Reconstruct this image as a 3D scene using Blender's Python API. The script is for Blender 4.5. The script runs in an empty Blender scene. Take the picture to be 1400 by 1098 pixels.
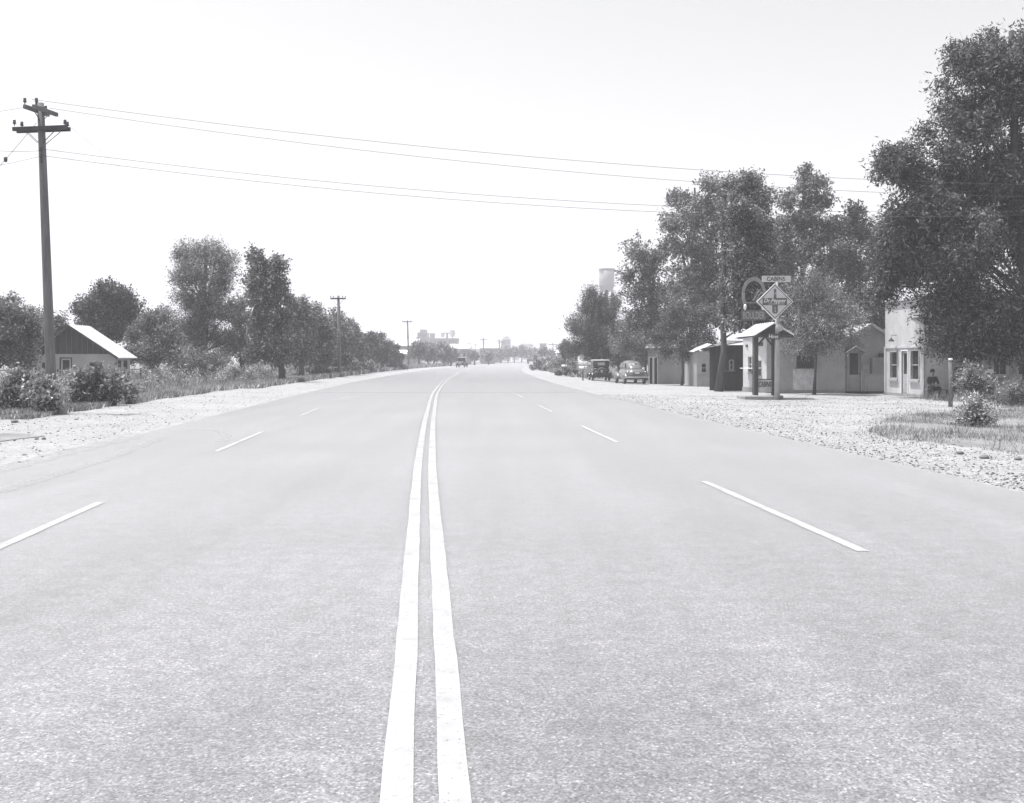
import bpy, math, random
import numpy as np
from mathutils import Vector

random.seed(7)
rng = np.random.default_rng(11)
S = bpy.context.scene
COL = S.collection
F, HZ, EYE = 1550.0, 490.0, 1.6            # focal length in photo pixels, horizon row, eye height

# ------------------------------------------------------------------ camera
cam_d = bpy.data.cameras.new('camera')
cam_d.sensor_width = 36.0
cam_d.lens = 36.0 * F / 1400.0
cam_d.shift_y = -59.0 / 1400.0
cam_d.clip_start, cam_d.clip_end = 0.1, 20000
cam = bpy.data.objects.new('camera', cam_d)
cam.location = (0, 0, EYE)
cam.rotation_euler = (math.radians(90), 0, 0)
COL.objects.link(cam)
S.camera = cam

# ------------------------------------------------------------------ world, sun, exposure
SUN_DIR = Vector((-0.30, 0.10, 0.93)).normalized()
elev = math.asin(SUN_DIR.z)
azim = math.atan2(SUN_DIR.x, SUN_DIR.y)
world = bpy.data.worlds.new('World')
S.world = world
world.use_nodes = True
nt = world.node_tree
nt.nodes.clear()
sky = nt.nodes.new('ShaderNodeTexSky')
sky.sky_type = 'NISHITA'
sky.sun_disc = False
sky.sun_elevation = elev
sky.sun_rotation = azim
sky.air_density, sky.dust_density = 1.2, 3.0
bw = nt.nodes.new('ShaderNodeRGBToBW')
tint = nt.nodes.new('ShaderNodeMix'); tint.data_type = 'RGBA'; tint.blend_type = 'MULTIPLY'
tint.inputs[0].default_value = 1.0
tint.inputs[7].default_value = (0.997, 0.995, 1.012, 1)
bgn = nt.nodes.new('ShaderNodeBackground'); bgn.inputs[1].default_value = 0.122
out = nt.nodes.new('ShaderNodeOutputWorld')
nt.links.new(sky.outputs[0], bw.inputs[0]); nt.links.new(bw.outputs[0], tint.inputs[6])
nt.links.new(tint.outputs[2], bgn.inputs[0]); nt.links.new(bgn.outputs[0], out.inputs[0])

sun_d = bpy.data.lights.new('sun', 'SUN')
sun_d.energy = 3.0
sun_d.angle = math.radians(0.5)
sun_d.color = (1.0, 0.995, 0.985)
sun = bpy.data.objects.new('sun', sun_d)
sun.rotation_euler = (-SUN_DIR).to_track_quat('-Z', 'Y').to_euler()
sun.location = (0, 0, 60)
COL.objects.link(sun)

vs = S.view_settings
vs.view_transform = 'Standard'; vs.look = 'None'; vs.gamma = 1; vs.use_curve_mapping = False
vs.exposure = 1.08
S.cycles.use_denoising = True
S.cycles.max_bounces = 6
S.cycles.volume_bounces = 1
S.cycles.transparent_max_bounces = 4
S.cycles.use_adaptive_sampling = True
S.cycles.adaptive_threshold = 0.02

# ------------------------------------------------------------------ ground functions
CT = [(-40, 3.1), (0, 0.0), (4, -.31), (16.5, -1.28), (27.6, -2.04), (49.6, -3.42), (75, -4.6), (124, -5.8), (160, -6.0), (207, -5.2),
      (260, -3.0), (330, 1.6), (420, 11), (520, 27), (700, 75), (1000, 190)]
_cx = np.array([a for a, b in CT], float); _cy = np.array([b for a, b in CT], float)
def cline(Y):
    w = max(3.0, abs(Y) * 0.12)
    return float(np.mean(np.interp(Y + np.linspace(-w, w, 15), _cx, _cy)))
_tY = np.concatenate([np.arange(-40, 100, 1.0), np.arange(100, 1000, 5.0)])
_tC = np.array([cline(y) for y in _tY])
def clines(Y): return np.interp(Y, _tY, _tC)
def sstep(x, a, b):
    t = np.clip((x - a) / (b - a), 0, 1)
    return t * t * (3 - 2 * t)
def gza(X, Y):
    X = np.asarray(X, float); Y = np.asarray(Y, float)
    d = X - clines(Y)
    r = sstep(d, 8, 15) * np.interp(Y, [0, 30, 45, 55, 75, 95, 140, 220], [0, 0, -.03, -.1, -.2, -.3, -.3, 0])
    l = sstep(-d, 9, 18) * np.interp(Y, [0, 30, 60, 90, 200, 300], [0, 0, -.15, -.28, -.25, 0])
    rough = 0.035 * np.sin(X * 1.3 + Y * .31) * np.sin(Y * .9 - X * .4) * sstep(np.abs(d), 7.6, 11) * (1 - sstep(np.abs(d), 22, 30))
    return r + l + rough * (Y < 200)
def gz(X, Y): return float(gza(X, Y))
def U(px, py, Y): return Vector(((px - 700) / F * Y, Y, EYE + (HZ - py) / F * Y))
def GP(px, Y):
    X = (px - 700) / F * Y
    return Vector((X, Y, gz(X, Y)))
def zpx(py, Y): return EYE + (HZ - py) / F * Y

# ------------------------------------------------------------------ materials
MATS = {}
def nodes_of(name):
    m = bpy.data.materials.new(name); m.use_nodes = True
    t = m.node_tree; b = t.nodes['Principled BSDF']
    return m, t, b
def grey(v): return (v * .998, v * .995, v * 1.008, 1)
def ramp(t, src, stops):
    r = t.nodes.new('ShaderNodeValToRGB')
    e = r.color_ramp.elements
    while len(e) < len(stops): e.new(0.5)
    for i, (p, v) in enumerate(stops):
        e[i].position = p; e[i].color = grey(v) if not isinstance(v, tuple) else v
    t.links.new(src, r.inputs[0])
    return r
def noise(t, scale, detail=4, rough=.6, vec=None, dist=0):
    n = t.nodes.new('ShaderNodeTexNoise')
    n.inputs['Scale'].default_value = scale; n.inputs['Detail'].default_value = detail
    n.inputs['Roughness'].default_value = rough; n.inputs['Distortion'].default_value = dist
    if vec is not None: t.links.new(vec, n.inputs['Vector'])
    return n
def geo_pos(t, scale=(1, 1, 1)):
    g = t.nodes.new('ShaderNodeNewGeometry')
    m = t.nodes.new('ShaderNodeMapping'); m.inputs['Scale'].default_value = scale
    t.links.new(g.outputs['Position'], m.inputs['Vector'])
    return m.outputs[0]
def mixc(t, fac, a, b, mode='MIX'):
    m = t.nodes.new('ShaderNodeMix'); m.data_type = 'RGBA'; m.blend_type = mode
    if hasattr(fac, 'is_output') or not isinstance(fac, (int, float)): t.links.new(fac, m.inputs[0])
    else: m.inputs[0].default_value = fac
    for k, v in ((6, a), (7, b)):
        if isinstance(v, (int, float)): m.inputs[k].default_value = grey(v)
        elif isinstance(v, tuple): m.inputs[k].default_value = v
        else: t.links.new(v, m.inputs[k])
    return m.outputs[2]
def bump(t, b, src, strength, dist=.01):
    n = t.nodes.new('ShaderNodeBump'); n.inputs['Strength'].default_value = strength; n.inputs['Distance'].default_value = dist
    t.links.new(src, n.inputs['Height']); t.links.new(n.outputs[0], b.inputs['Normal'])
def surf(name, lo, hi, rough=.75, scale=(3, 3, 3), fine=12, bumps=.3, metallic=0, streak=None, spec=None):
    """weathered surface: base tone wanders between lo and hi"""
    m, t, b = nodes_of(name)
    v = geo_pos(t, scale)
    n1 = noise(t, 1.0, 6, .62, v)
    n2 = noise(t, fine, 4, .6, v)
    r1 = ramp(t, n1.outputs[0], [(.3, lo), (.7, hi)])
    r2 = ramp(t, n2.outputs[0], [(.3, .82), (.7, 1.12)])
    c = mixc(t, 1.0, r1.outputs[0], r2.outputs[0], 'MULTIPLY')
    t.links.new(c, b.inputs['Base Color'])
    b.inputs['Roughness'].default_value = rough; b.inputs['Metallic'].default_value = metallic
    if spec is not None: b.inputs['Specular IOR Level'].default_value = spec
    bump(t, b, n2.outputs[0], bumps, .01)
    MATS[name] = m
    return m
def leafmat(name, lo, hi, trans=.25):
    m, t, b = nodes_of(name)
    g = t.nodes.new('ShaderNodeNewGeometry')
    r = ramp(t, g.outputs['Random Per Island'], [(0, lo * .8), (.6, lo * .6 + hi * .4), (.85, hi * .8), (1, hi * 1.8)])  # top stop paints bright highlights into a few random leaves
    v = geo_pos(t, (1, 1, 1))
    n = noise(t, 1.1, 3, .6, v)
    r2 = ramp(t, n.outputs[0], [(.36, .55), (.64, 1.5)])
    c = mixc(t, 1.0, r.outputs[0], r2.outputs[0], 'MULTIPLY')
    t.links.new(c, b.inputs['Base Color'])
    b.inputs['Roughness'].default_value = .55; b.inputs['Specular IOR Level'].default_value = .35
    tr = t.nodes.new('ShaderNodeBsdfTranslucent'); t.links.new(c, tr.inputs[0])
    mx = t.nodes.new('ShaderNodeMixShader'); mx.inputs[0].default_value = trans
    t.links.new(b.outputs[0], mx.inputs[1]); t.links.new(tr.outputs[0], mx.inputs[2])
    t.links.new(mx.outputs[0], t.nodes['Material Output'].inputs[0])
    MATS[name] = m
    return m

# road asphalt: bleached chip seal
m_road, t, b = nodes_of('chip_seal_asphalt')
v = geo_pos(t)
vo = t.nodes.new('ShaderNodeTexVoronoi'); vo.inputs['Scale'].default_value = 105; t.links.new(v, vo.inputs['Vector'])
chips = ramp(t, vo.outputs['Color'], [(0.05, .055), (.45, .125), (.8, .195), (.97, .36)])
n_f = noise(t, 42, 5, .7, v); n_fr = ramp(t, n_f.outputs[0], [(.3, .62), (.7, 1.42)])
n_m = noise(t, 5, 4, .65, v); n_mr = ramp(t, n_m.outputs[0], [(.3, .76), (.7, 1.24)])
vs_ = geo_pos(t, (1.1, .045, 1)); n_s = noise(t, 1, 4, .55, vs_, .25); n_sr = ramp(t, n_s.outputs[0], [(.35, .84), (.65, 1.18)])
n_l = noise(t, .22, 3, .5, v); n_lr = ramp(t, n_l.outputs[0], [(.35, .86), (.65, 1.14)])
sp = t.nodes.new('ShaderNodeTexVoronoi'); sp.inputs['Scale'].default_value = 9; t.links.new(v, sp.inputs['Vector'])
spr = ramp(t, sp.outputs['Distance'], [(0.0, (1, 1, 1, 1)), (.045, (0, 0, 0, 1))])
c = mixc(t, 1, chips.outputs[0], n_fr.outputs[0], 'MULTIPLY')
for q in (n_mr, n_sr, n_lr): c = mixc(t, 1, c, q.outputs[0], 'MULTIPLY')
c = mixc(t, spr.outputs[0], c, .62)
t.links.new(c, b.inputs['Base Color'])
b.inputs['Roughness'].default_value = .5; b.inputs['Specular IOR Level'].default_value = .8
b.inputs['Sheen Weight'].default_value = 1.0; b.inputs['Sheen Roughness'].default_value = .32
bump(t, b, n_f.outputs[0], .35, .005)

# lane paint and dust: worn through to the asphalt where the noise is low
def worn(name, val, lo, hi, rough=.65, sc=40, lvar=.9):
    m, t, b = nodes_of(name)
    v = geo_pos(t); n1 = noise(t, sc, 6, .75, v); n2 = noise(t, 2.2, 5, .7, v); n3 = noise(t, 90, 3, .7, v)
    col = ramp(t, n3.outputs[0], [(.3, val * .88), (.65, val)])
    t.links.new(col.outputs[0], b.inputs['Base Color']); b.inputs['Roughness'].default_value = rough; b.inputs['Sheen Weight'].default_value = .7; b.inputs['Sheen Roughness'].default_value = .32
    a1 = ramp(t, n1.outputs[0], [(lo, (0, 0, 0, 1)), (hi, (1, 1, 1, 1))]); a2 = ramp(t, n2.outputs[0], [(.3, (lvar,) * 3 + (1,)), (.6, (1, 1, 1, 1))])
    a = mixc(t, 1, a1.outputs[0], a2.outputs[0], 'MULTIPLY')
    tr = t.nodes.new('ShaderNodeBsdfTransparent'); mx = t.nodes.new('ShaderNodeMixShader')
    t.links.new(a, mx.inputs[0]); t.links.new(tr.outputs[0], mx.inputs[1]); t.links.new(b.outputs[0], mx.inputs[2])
    t.links.new(mx.outputs[0], t.nodes['Material Output'].inputs[0])
    return m
m_paint = worn('worn_white_road_paint', .385, .31, .41, lvar=.75)
m_lane = worn('faded_lane_paint', .43, .30, .46, lvar=.7)
m_dust = worn('dusty_wheel_track', .40, .36, .70, .9, 30, .4)
m_edge = worn('dusty_road_edge', .27, .36, .74, .9, 22, .4)
m_tar = worn('thin_tar_seam', .03, .45, .62, .9, 8, .3)

# gravel / caliche shoulder
m_grav, t, b = nodes_of('pale_gravel')
v = geo_pos(t)
vo = t.nodes.new('ShaderNodeTexVoronoi'); vo.inputs['Scale'].default_value = 16; t.links.new(v, vo.inputs['Vector'])
st = ramp(t, vo.outputs['Color'], [(.03, .13), (.2, .25), (.9, .36)])
dn = noise(t, 26, 4, .8, v); dk = ramp(t, dn.outputs[0], [(.36, .30), (.45, 1.0)])
nl = noise(t, .35, 5, .65, v); nlr = ramp(t, nl.outputs[0], [(.3, .82), (.7, 1.08)])
nf = noise(t, 22, 5, .7, v)
c = mixc(t, 1, st.outputs[0], nlr.outputs[0], 'MULTIPLY')
dm = noise(t, .9, 4, .6, v); dmr = ramp(t, dm.outputs[0], [(.4, (.15,) * 3 + (1,)), (.6, (.85,) * 3 + (1,))])
c = mixc(t, dmr.outputs[0], c, mixc(t, 1, c, dk.outputs[0], 'MULTIPLY'))
t.links.new(c, b.inputs['Base Color']); b.inputs['Roughness'].default_value = .9
bump(t, b, nf.outputs[0], .7, .03)

M_soil = surf('dry_weedy_soil', .10, .24, .95, (.7, .7, .7), 22, .8)
M_patch = surf('dry_grass_soil', .14, .26, .95, (.9, .9, .9), 22, .8)
M_farland = surf('far_flat_land', .16, .30, .95, (.02, .02, .02), 9, .2)
M_wood = surf('weathered_pole_wood', .10, .20, .85, (9, 9, .7), 5, .6)
M_woodl = surf('pale_painted_wood', .30, .42, .8, (4, 4, 1), 8, .4)
M_dwood = surf('dark_brown_wood', .045, .09, .85, (5, 5, .8), 7, .5)
M_white = surf('white_painted_wood', .62, .78, .6, (3, 3, 3), 10, .2)
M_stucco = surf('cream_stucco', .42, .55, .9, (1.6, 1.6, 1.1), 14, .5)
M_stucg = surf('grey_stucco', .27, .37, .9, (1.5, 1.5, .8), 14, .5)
M_white_wash = surf('whitewash_worn', .34, .62, .9, (3, 3, 2), 8, .5)
M_metalr = surf('galvanised_roof', .68, .84, .45, (3, 1, 3), 9, .15)
M_roofd = surf('dark_tar_roof', .10, .17, .85, (3, 3, 3), 12, .4)
M_shingle = surf('weathered_shingle', .22, .50, .85, (3, 3, 9), 6, .6)
M_glass = surf('dark_window_glass', .02, .045, .12, (1, 1, 1), 3, .02)
M_screen = surf('dark_fly_screen', .035, .06, .7, (2, 2, 2), 30, .2)
M_curtain = surf('pale_curtain_cloth', .25, .5, .9, (9, 9, 1), 4, .2)
M_conc = surf('old_concrete', .20, .32, .9, (2, 2, 2), 16, .5)
M_tank = surf('silver_tank_paint', .22, .30, .5, (.2, .2, .2), 9, .1)
M_brick = surf('dull_brick', .07, .12, .9, (.3, .3, .3), 18, .2)
M_palewall = surf('pale_far_wall', .2, .3, .9, (.2, .2, .2), 10, .2)
M_signw = surf('faded_sign_enamel', .46, .56, .45, (3, 3, 3), 12, .1)
M_signd = surf('dark_sign_enamel', .05, .08, .45, (3, 3, 3), 12, .1)
M_signg = surf('grey_sign_paint', .18, .25, .6, (3, 3, 3), 12, .1)
M_band = surf('dull_red_enamel', .09, .12, .45, (3, 3, 3), 12, .1)
M_wire = surf('copper_wire', .05, .09, .6, (3, 3, 3), 3, .05)
M_ins = surf('glass_insulator', .06, .1, .2, (3, 3, 3), 3, .02)
M_blackpaint = surf('black_car_paint', .025, .045, .25, (1, 1, 1), 9, .02)
M_greypaint = surf('grey_car_paint', .13, .16, .25, (1, 1, 1), 9, .02)
M_tyre = surf('dusty_tyre', .05, .09, .9, (6, 6, 6), 12, .2)
M_chrome = surf('chrome', .6, .7, .15, (3, 3, 3), 3, .02, 1.0)
M_topcloth = surf('pale_roof_fabric', .45, .55, .8, (3, 3, 3), 9, .2)
M_skin = surf('skin', .18, .26, .6, (9, 9, 9), 9, .05)
M_clothd = surf('dark_cloth', .04, .08, .9, (9, 9, 9), 9, .2)
M_clothm = surf('denim_cloth', .09, .14, .9, (9, 9, 9), 9, .2)
M_clothw = surf('white_cloth', .6, .75, .9, (9, 9, 9), 9, .2)
M_hair = surf('dark_hair', .02, .04, .6, (9, 9, 9), 30, .2)
M_bark = surf('tree_bark', .05, .10, .95, (6, 6, 1.2), 6, .8)
M_stoned = surf('roadside_rock', .10, .22, .9, (6, 6, 6), 12, .6)
M_leaf = leafmat('leaves_mid_green', .09, .32, .38)
M_leafd = leafmat('leaves_dark_green', .045, .18, .3)
M_leafl = leafmat('leaves_pale_green', .10, .34, .4)
M_weed = leafmat('weed_leaves', .13, .42, .38)
M_patchgrass = leafmat('patch_grass_blades', .14, .36, .35)
M_mound = leafmat('dry_tumbleweed', .22, .50, .4)
M_straw = leafmat('dry_grass_blades', .16, .42, .35)
m_st, t, b = nodes_of('loose_stones')
g = t.nodes.new('ShaderNodeNewGeometry')
r = ramp(t, g.outputs['Random Per Island'], [(0, .05), (.4, .14), (.65, .28), (1, .45)])
t.links.new(r.outputs[0], b.inputs['Base Color']); b.inputs['Roughness'].default_value = .9

# ------------------------------------------------------------------ object helpers
def tag(o, label=None, cat=None, group=None, kind=None):
    if label: o['label'] = label
    if cat: o['category'] = cat
    if group: o['group'] = group
    if kind: o['kind'] = kind
    return o
def empty(name, loc, label, cat, group=None):
    o = bpy.data.objects.new(name, None); COL.objects.link(o)
    o.location = loc; o.empty_display_size = .2
    return tag(o, label, cat, group)
def worldloc(p):
    v = Vector((0, 0, 0))
    while p is not None:
        v = v + p.location; p = p.parent
    return v
class MB:
    def __init__(s): s.v = []; s.f = []
    def poly(s, pts):
        i = len(s.v); s.v += [tuple(p) for p in pts]; s.f.append(tuple(range(i, i + len(pts))))
    def add(s, vs_, fs):
        i = len(s.v); s.v += [tuple(p) for p in vs_]; s.f += [tuple(a + i for a in f) for f in fs]
    def hexa(s, p):   # 8 points: bottom 4 ccw, top 4 ccw
        s.add(p, [(3, 2, 1, 0), (4, 5, 6, 7), (0, 1, 5, 4), (1, 2, 6, 5), (2, 3, 7, 6), (3, 0, 4, 7)])
    def box(s, x0, x1, y0, y1, z0, z1):
        s.hexa([(x0, y0, z0), (x1, y0, z0), (x1, y1, z0), (x0, y1, z0), (x0, y0, z1), (x1, y0, z1), (x1, y1, z1), (x0, y1, z1)])
    def slab(s, a, b_, c, d, t):
        a, b_, c, d = map(Vector, (a, b_, c, d))
        dn = Vector((0, 0, -t))
        s.hexa([a + dn, b_ + dn, c + dn, d + dn, a, b_, c, d])
    def tube(s, pts, rad, n=8, cap=True):
        pts = [Vector(p) for p in pts]
        if isinstance(rad, (int, float)): rad = [rad] * len(pts)
        base = len(s.v)
        for i, p in enumerate(pts):
            d = (pts[min(i + 1, len(pts) - 1)] - pts[max(i - 1, 0)]).normalized()
            up = Vector((0, 0, 1)) if abs(d.z) < .9 else Vector((0, 1, 0))
            a = d.cross(up).normalized(); c = a.cross(d).normalized()
            for k in range(n):
                th = 2 * math.pi * k / n
                s.v.append(tuple(p + (a * math.cos(th) + c * math.sin(th)) * rad[i]))
        for i in range(len(pts) - 1):
            for k in range(n):
                k2 = (k + 1) % n
                s.f.append((base + i * n + k, base + i * n + k2, base + (i + 1) * n + k2, base + (i + 1) * n + k))
        if cap:
            s.f.append(tuple(base + k for k in range(n))[::-1])
            s.f.append(tuple(base + (len(pts) - 1) * n + k for k in range(n)))
    def bar(s, a, b_, w, h=None):   # rectangular beam between two points
        a, b_ = Vector(a), Vector(b_); h = h or w
        d = (b_ - a).normalized(); up = Vector((0, 0, 1)) if abs(d.z) < .95 else Vector((0, 1, 0))
        x = d.cross(up).normalized() * w / 2; y = x.cross(d).normalized() * h / 2
        s.hexa([a - x - y, a + x - y, a + x + y, a - x + y, b_ - x - y, b_ + x - y, b_ + x + y, b_ - x + y])
    def lathe(s, c, prof, n=16, axis='Z'):
        c = Vector(c); base = len(s.v)
        for r, h in prof:
            for k in range(n):
                th = 2 * math.pi * k / n
                q = (r * math.cos(th), r * math.sin(th), h)
                if axis == 'X': q = (q[2], q[0], q[1])
                if axis == 'Y': q = (q[0], q[2], q[1])
                s.v.append(tuple(c + Vector(q)))
        for i in range(len(prof) - 1):
            for k in range(n):
                k2 = (k + 1) % n
                s.f.append((base + i * n + k, base + i * n + k2, base + (i + 1) * n + k2, base + (i + 1) * n + k))
        s.f.append(tuple(base + k for k in range(n))); s.f.append(tuple(base + (len(prof) - 1) * n + k for k in range(n)))
    def loft(s, rings, closed_ends=True):
        base = len(s.v); n = len(rings[0])
        for r_ in rings: s.v += [tuple(p) for p in r_]
        for i in range(len(rings) - 1):
            for k in range(n):
                k2 = (k + 1) % n
                s.f.append((base + i * n + k, base + i * n + k2, base + (i + 1) * n + k2, base + (i + 1) * n + k))
        if closed_ends:
            s.f.append(tuple(base + k for k in range(n))[::-1]); s.f.append(tuple(base + (len(rings) - 1) * n + k for k in range(n)))
    def build(s, name, mat, parent=None, smooth=False, label=None, bevel=0):
        off = worldloc(parent) if parent is not None else Vector((0, 0, 0))
        me = bpy.data.meshes.new(name)
        me.from_pydata([(a - off.x, b_ - off.y, c - off.z) for a, b_, c in s.v], [], s.f)
        if smooth: me.polygons.foreach_set('use_smooth', [True] * len(me.polygons))
        me.materials.append(mat); me.update()
        o = bpy.data.objects.new(name, me); COL.objects.link(o)
        o.parent = parent
        if label: o['label'] = label
        if bevel:
            md = o.modifiers.new('bevel', 'BEVEL'); md.width = bevel; md.segments = 2; md.limit_method = 'ANGLE'
        return o
def npmesh(name, V, faces_n, mat, parent=None, smooth=False):
    """V (N*k,3) array, every k verts one polygon"""
    off = worldloc(parent) if parent is not None else Vector((0, 0, 0))
    V = V.reshape(-1, 3) - np.array([off.x, off.y, off.z])
    n = len(V) // faces_n
    me = bpy.data.meshes.new(name)
    me.vertices.add(len(V)); me.vertices.foreach_set('co', V.astype(np.float32).ravel())
    me.loops.add(len(V)); me.loops.foreach_set('vertex_index', np.arange(len(V), dtype=np.int32))
    me.polygons.add(n); me.polygons.foreach_set('loop_start', np.arange(0, len(V), faces_n, dtype=np.int32))
    me.polygons.foreach_set('loop_total', np.full(n, faces_n, dtype=np.int32))
    me.materials.append(mat); me.update(calc_edges=True)
    o = bpy.data.objects.new(name, me); COL.objects.link(o); o.parent = parent
    return o
def copy_tree(o, loc=None, rz=None, scale=None, parent=None, label=None, group=None, cat=None):
    c = o.copy(); COL.objects.link(c); c.parent = parent
    if loc is not None: c.location = loc
    if rz is not None: c.rotation_euler = (0, 0, rz)
    if scale is not None: c.scale = (scale,) * 3
    if label: c['label'] = label
    if group: c['group'] = group
    if cat: c['category'] = cat
    for ch in o.children: copy_tree(ch, parent=c)
    return c
def text_mesh(name, body, mat, parent, center, width, height, shear=0, extrude=.006, label=None, rz=0.0, bold=0.0, xdir=None, ndir=None):
    """lettering lying in a vertical plane that faces the camera (or -ndir)"""
    cu = bpy.data.curves.new(name, 'FONT'); cu.body = body; cu.align_x = 'CENTER'; cu.align_y = 'CENTER'
    cu.extrude = .001; cu.shear = shear; cu.offset = bold
    to = bpy.data.objects.new(name, cu); COL.objects.link(to)
    dg = bpy.context.evaluated_depsgraph_get()
    me = bpy.data.meshes.new_from_object(to.evaluated_get(dg))
    bpy.data.objects.remove(to)
    co = np.array([v.co[:] for v in me.vertices])
    mn, mx = co.min(0), co.max(0)
    co = (co - (mn + mx) / 2) / np.maximum(mx - mn, 1e-6)
    x = Vector(xdir) if xdir else Vector((1, 0, 0)); n = Vector(ndir) if ndir else Vector((0, -1, 0))
    off = worldloc(parent)
    for i, vtx in enumerate(me.vertices):
        p = Vector(center) + x * (co[i][0] * width) + Vector((0, 0, 1)) * (co[i][1] * height) + n * (co[i][2] * extrude) - off
        vtx.co = p
    me.materials.clear(); me.materials.append(mat)
    o = bpy.data.objects.new(name, me); COL.objects.link(o); o.parent = parent
    return o
def struct(name, mb, mat, smooth=False):
    o = mb.build(name, mat, None, smooth); o['kind'] = 'structure'; return o

# ------------------------------------------------------------------ foliage
def puffs(blobs, seed=0, sub=13, rsub=(.15, .36)):
    r = np.random.default_rng(seed); P = []; R = []
    for (c, rad) in blobs:
        c = np.array(c); rad = np.array(rad) if hasattr(rad, '__len__') else np.array([rad] * 3)
        P.append(c); R.append(rad * .42)
        for k in range(sub):
            d = r.normal(size=3); d /= np.linalg.norm(d)
            if d[2] < -.3: d[2] *= .4
            P.append(c + d * rad * r.uniform(.5, .88)); R.append(rad * r.uniform(*rsub) * np.array([1, 1, r.uniform(.8, 1.5)]))
        for k in range(sub):
            d = r.normal(size=3); d[2] = abs(d[2]) if r.random() < .7 else d[2]; d /= np.linalg.norm(d)
            P.append(c + d * rad * r.uniform(.85, 1.25)); R.append(rad * r.uniform(.07, .18) * np.array([1, 1, r.uniform(1, 2.0)]))
    return np.array(P), np.array(R)
def leaf_verts(blobs, n, size, aspect=.45, seed=0, sub=9, droop=.3, spray=6, slen=.5, up=0.0):
    r = np.random.default_rng(seed)
    P, R = puffs(blobs, seed, sub)
    w = (R.prod(1)) ** .66; w /= w.sum()
    ns = max(1, n // spray)
    idx = r.choice(len(P), ns, p=w)
    d = r.normal(size=(ns, 3)); d /= np.linalg.norm(d, axis=1)[:, None]
    rad = r.random(ns) ** .5
    o = P[idx] + d * R[idx] * rad[:, None]
    dirs = d * .8 + r.normal(size=(ns, 3)) * .45 + np.array([0, 0, up - droop])
    dirs /= np.linalg.norm(dirs, axis=1)[:, None]
    k = np.tile(np.arange(spray), ns)
    o = np.repeat(o, spray, 0); dd = np.repeat(dirs, spray, 0)
    tt = (k / spray + r.random(len(k)) * .15)[:, None] * slen
    pos = o + dd * tt - np.array([0, 0, 1]) * droop * .35 * tt ** 2 / max(slen, .01) + r.normal(size=(len(k), 3)) * size * .35
    a = dd * .7 + r.normal(size=(len(k), 3)) * .55; a /= np.linalg.norm(a, axis=1)[:, None]
    b_ = np.cross(a, r.normal(size=(len(k), 3))); b_ /= np.linalg.norm(b_, axis=1)[:, None] + 1e-9
    L = (size * r.uniform(.6, 1.35, len(k)))[:, None]; W = L * aspect
    V = np.stack([pos - a * L / 2, pos + b_ * W / 2, pos + a * L / 2, pos - b_ * W / 2], 1)
    return V
def limb_tubes(mb, base, top, r0, blobs, seed=0, lo=.25, lf=.38):
    r = random.Random(seed)
    base, top = Vector(base), Vector(top)
    pts = []; rad = []
    for i in range(6):
        t_ = i / 5
        p = base.lerp(top, t_) + Vector((r.uniform(-1, 1), r.uniform(-1, 1), 0)) * r0 * (1.2 if 0 < i < 5 else 0)
        pts.append(p); rad.append(r0 * (1 - .62 * t_) * (1.35 if i == 0 else 1))
    mb.tube(pts, rad, 8)
    for c, rr in blobs:
        c = Vector(c)
        tt = max(lo, min(.95, (c.z - base.z) / max(.1, top.z - base.z) * .6))
        q = base.lerp(top, tt)
        rb = r0 * (1 - .62 * tt) * lf
        mid = q.lerp(c, .5) + Vector((r.uniform(-.3, .3), r.uniform(-.3, .3), .25)) * (c - q).length * .25
        mb.tube([q, mid, c], [rb, rb * .6, rb * .25], 6)
        R_ = rr if isinstance(rr, (int, float)) else rr[0]
        for _ in range(5):
            e = c + Vector((r.gauss(0, 1), r.gauss(0, 1), r.gauss(.4, .8))) * R_ * .55
            mb.tube([mid.lerp(c, .6), e], [rb * .3, rb * .08], 4)
def tree(name, label, base_px, Y, blobs_px, leaf=M_leaf, n=12000, size=.14, aspect=.45, trunk_r=.18, seed=1, group=None,
         droop=.3, spray=6, slen=.5, up=0.0, sub=13, limb_lo=.25, dens=1.15, limb=.38, spread=.5, topy=None, base_z=None, cat='tree', flat=1.0, leaves=None):
    """blobs_px: (px, py, radius_px[, depth offset m]) at depth Y"""
    r = random.Random(seed)
    B = GP(base_px, Y)
    if base_z is not None: B.z = base_z
    xs = [b_[0] for b_ in blobs_px]; half = (max(xs) - min(xs)) / 2 / F * Y
    blobs = []
    for b_ in blobs_px:
        c = U(b_[0], b_[1], Y); R_ = b_[2] / F * Y
        dy = b_[3] if len(b_) > 3 else r.uniform(-1, 1) * spread * max(half, R_)
        # keep the apparent place when the clump sits nearer or farther
        Yn = Y + dy; c = U(b_[0], b_[1], Yn); R_ = b_[2] / F * Yn
        blobs.append(((c.x, c.y, c.z), (R_ * .92, R_ * flat, R_ * .92)))
    root = empty(name, B, label, cat, group)
    mb = MB()
    cz = [b_[0][2] for b_ in blobs]; cxm = sum(b_[0][0] for b_ in blobs) / len(blobs)
    top = Vector((B.x * .75 + cxm * .25, Y, max(cz)))
    if topy is not None: top.z = zpx(topy, Y)
    limb_tubes(mb, B - Vector((0, 0, .1)), top, trunk_r, blobs, seed, limb_lo, limb)
    mb.build('trunk', M_bark, root, True)
    V = leaf_verts(blobs, int(n * dens), size * 1.1, aspect, seed, sub, droop, spray, slen, up)
    lo = B.z + .02
    V = V[V[:, :, 2].min(1) > lo]
    npmesh('crown' if cat == 'tree' else 'foliage', V, 4, leaf, root)
    return root
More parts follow.
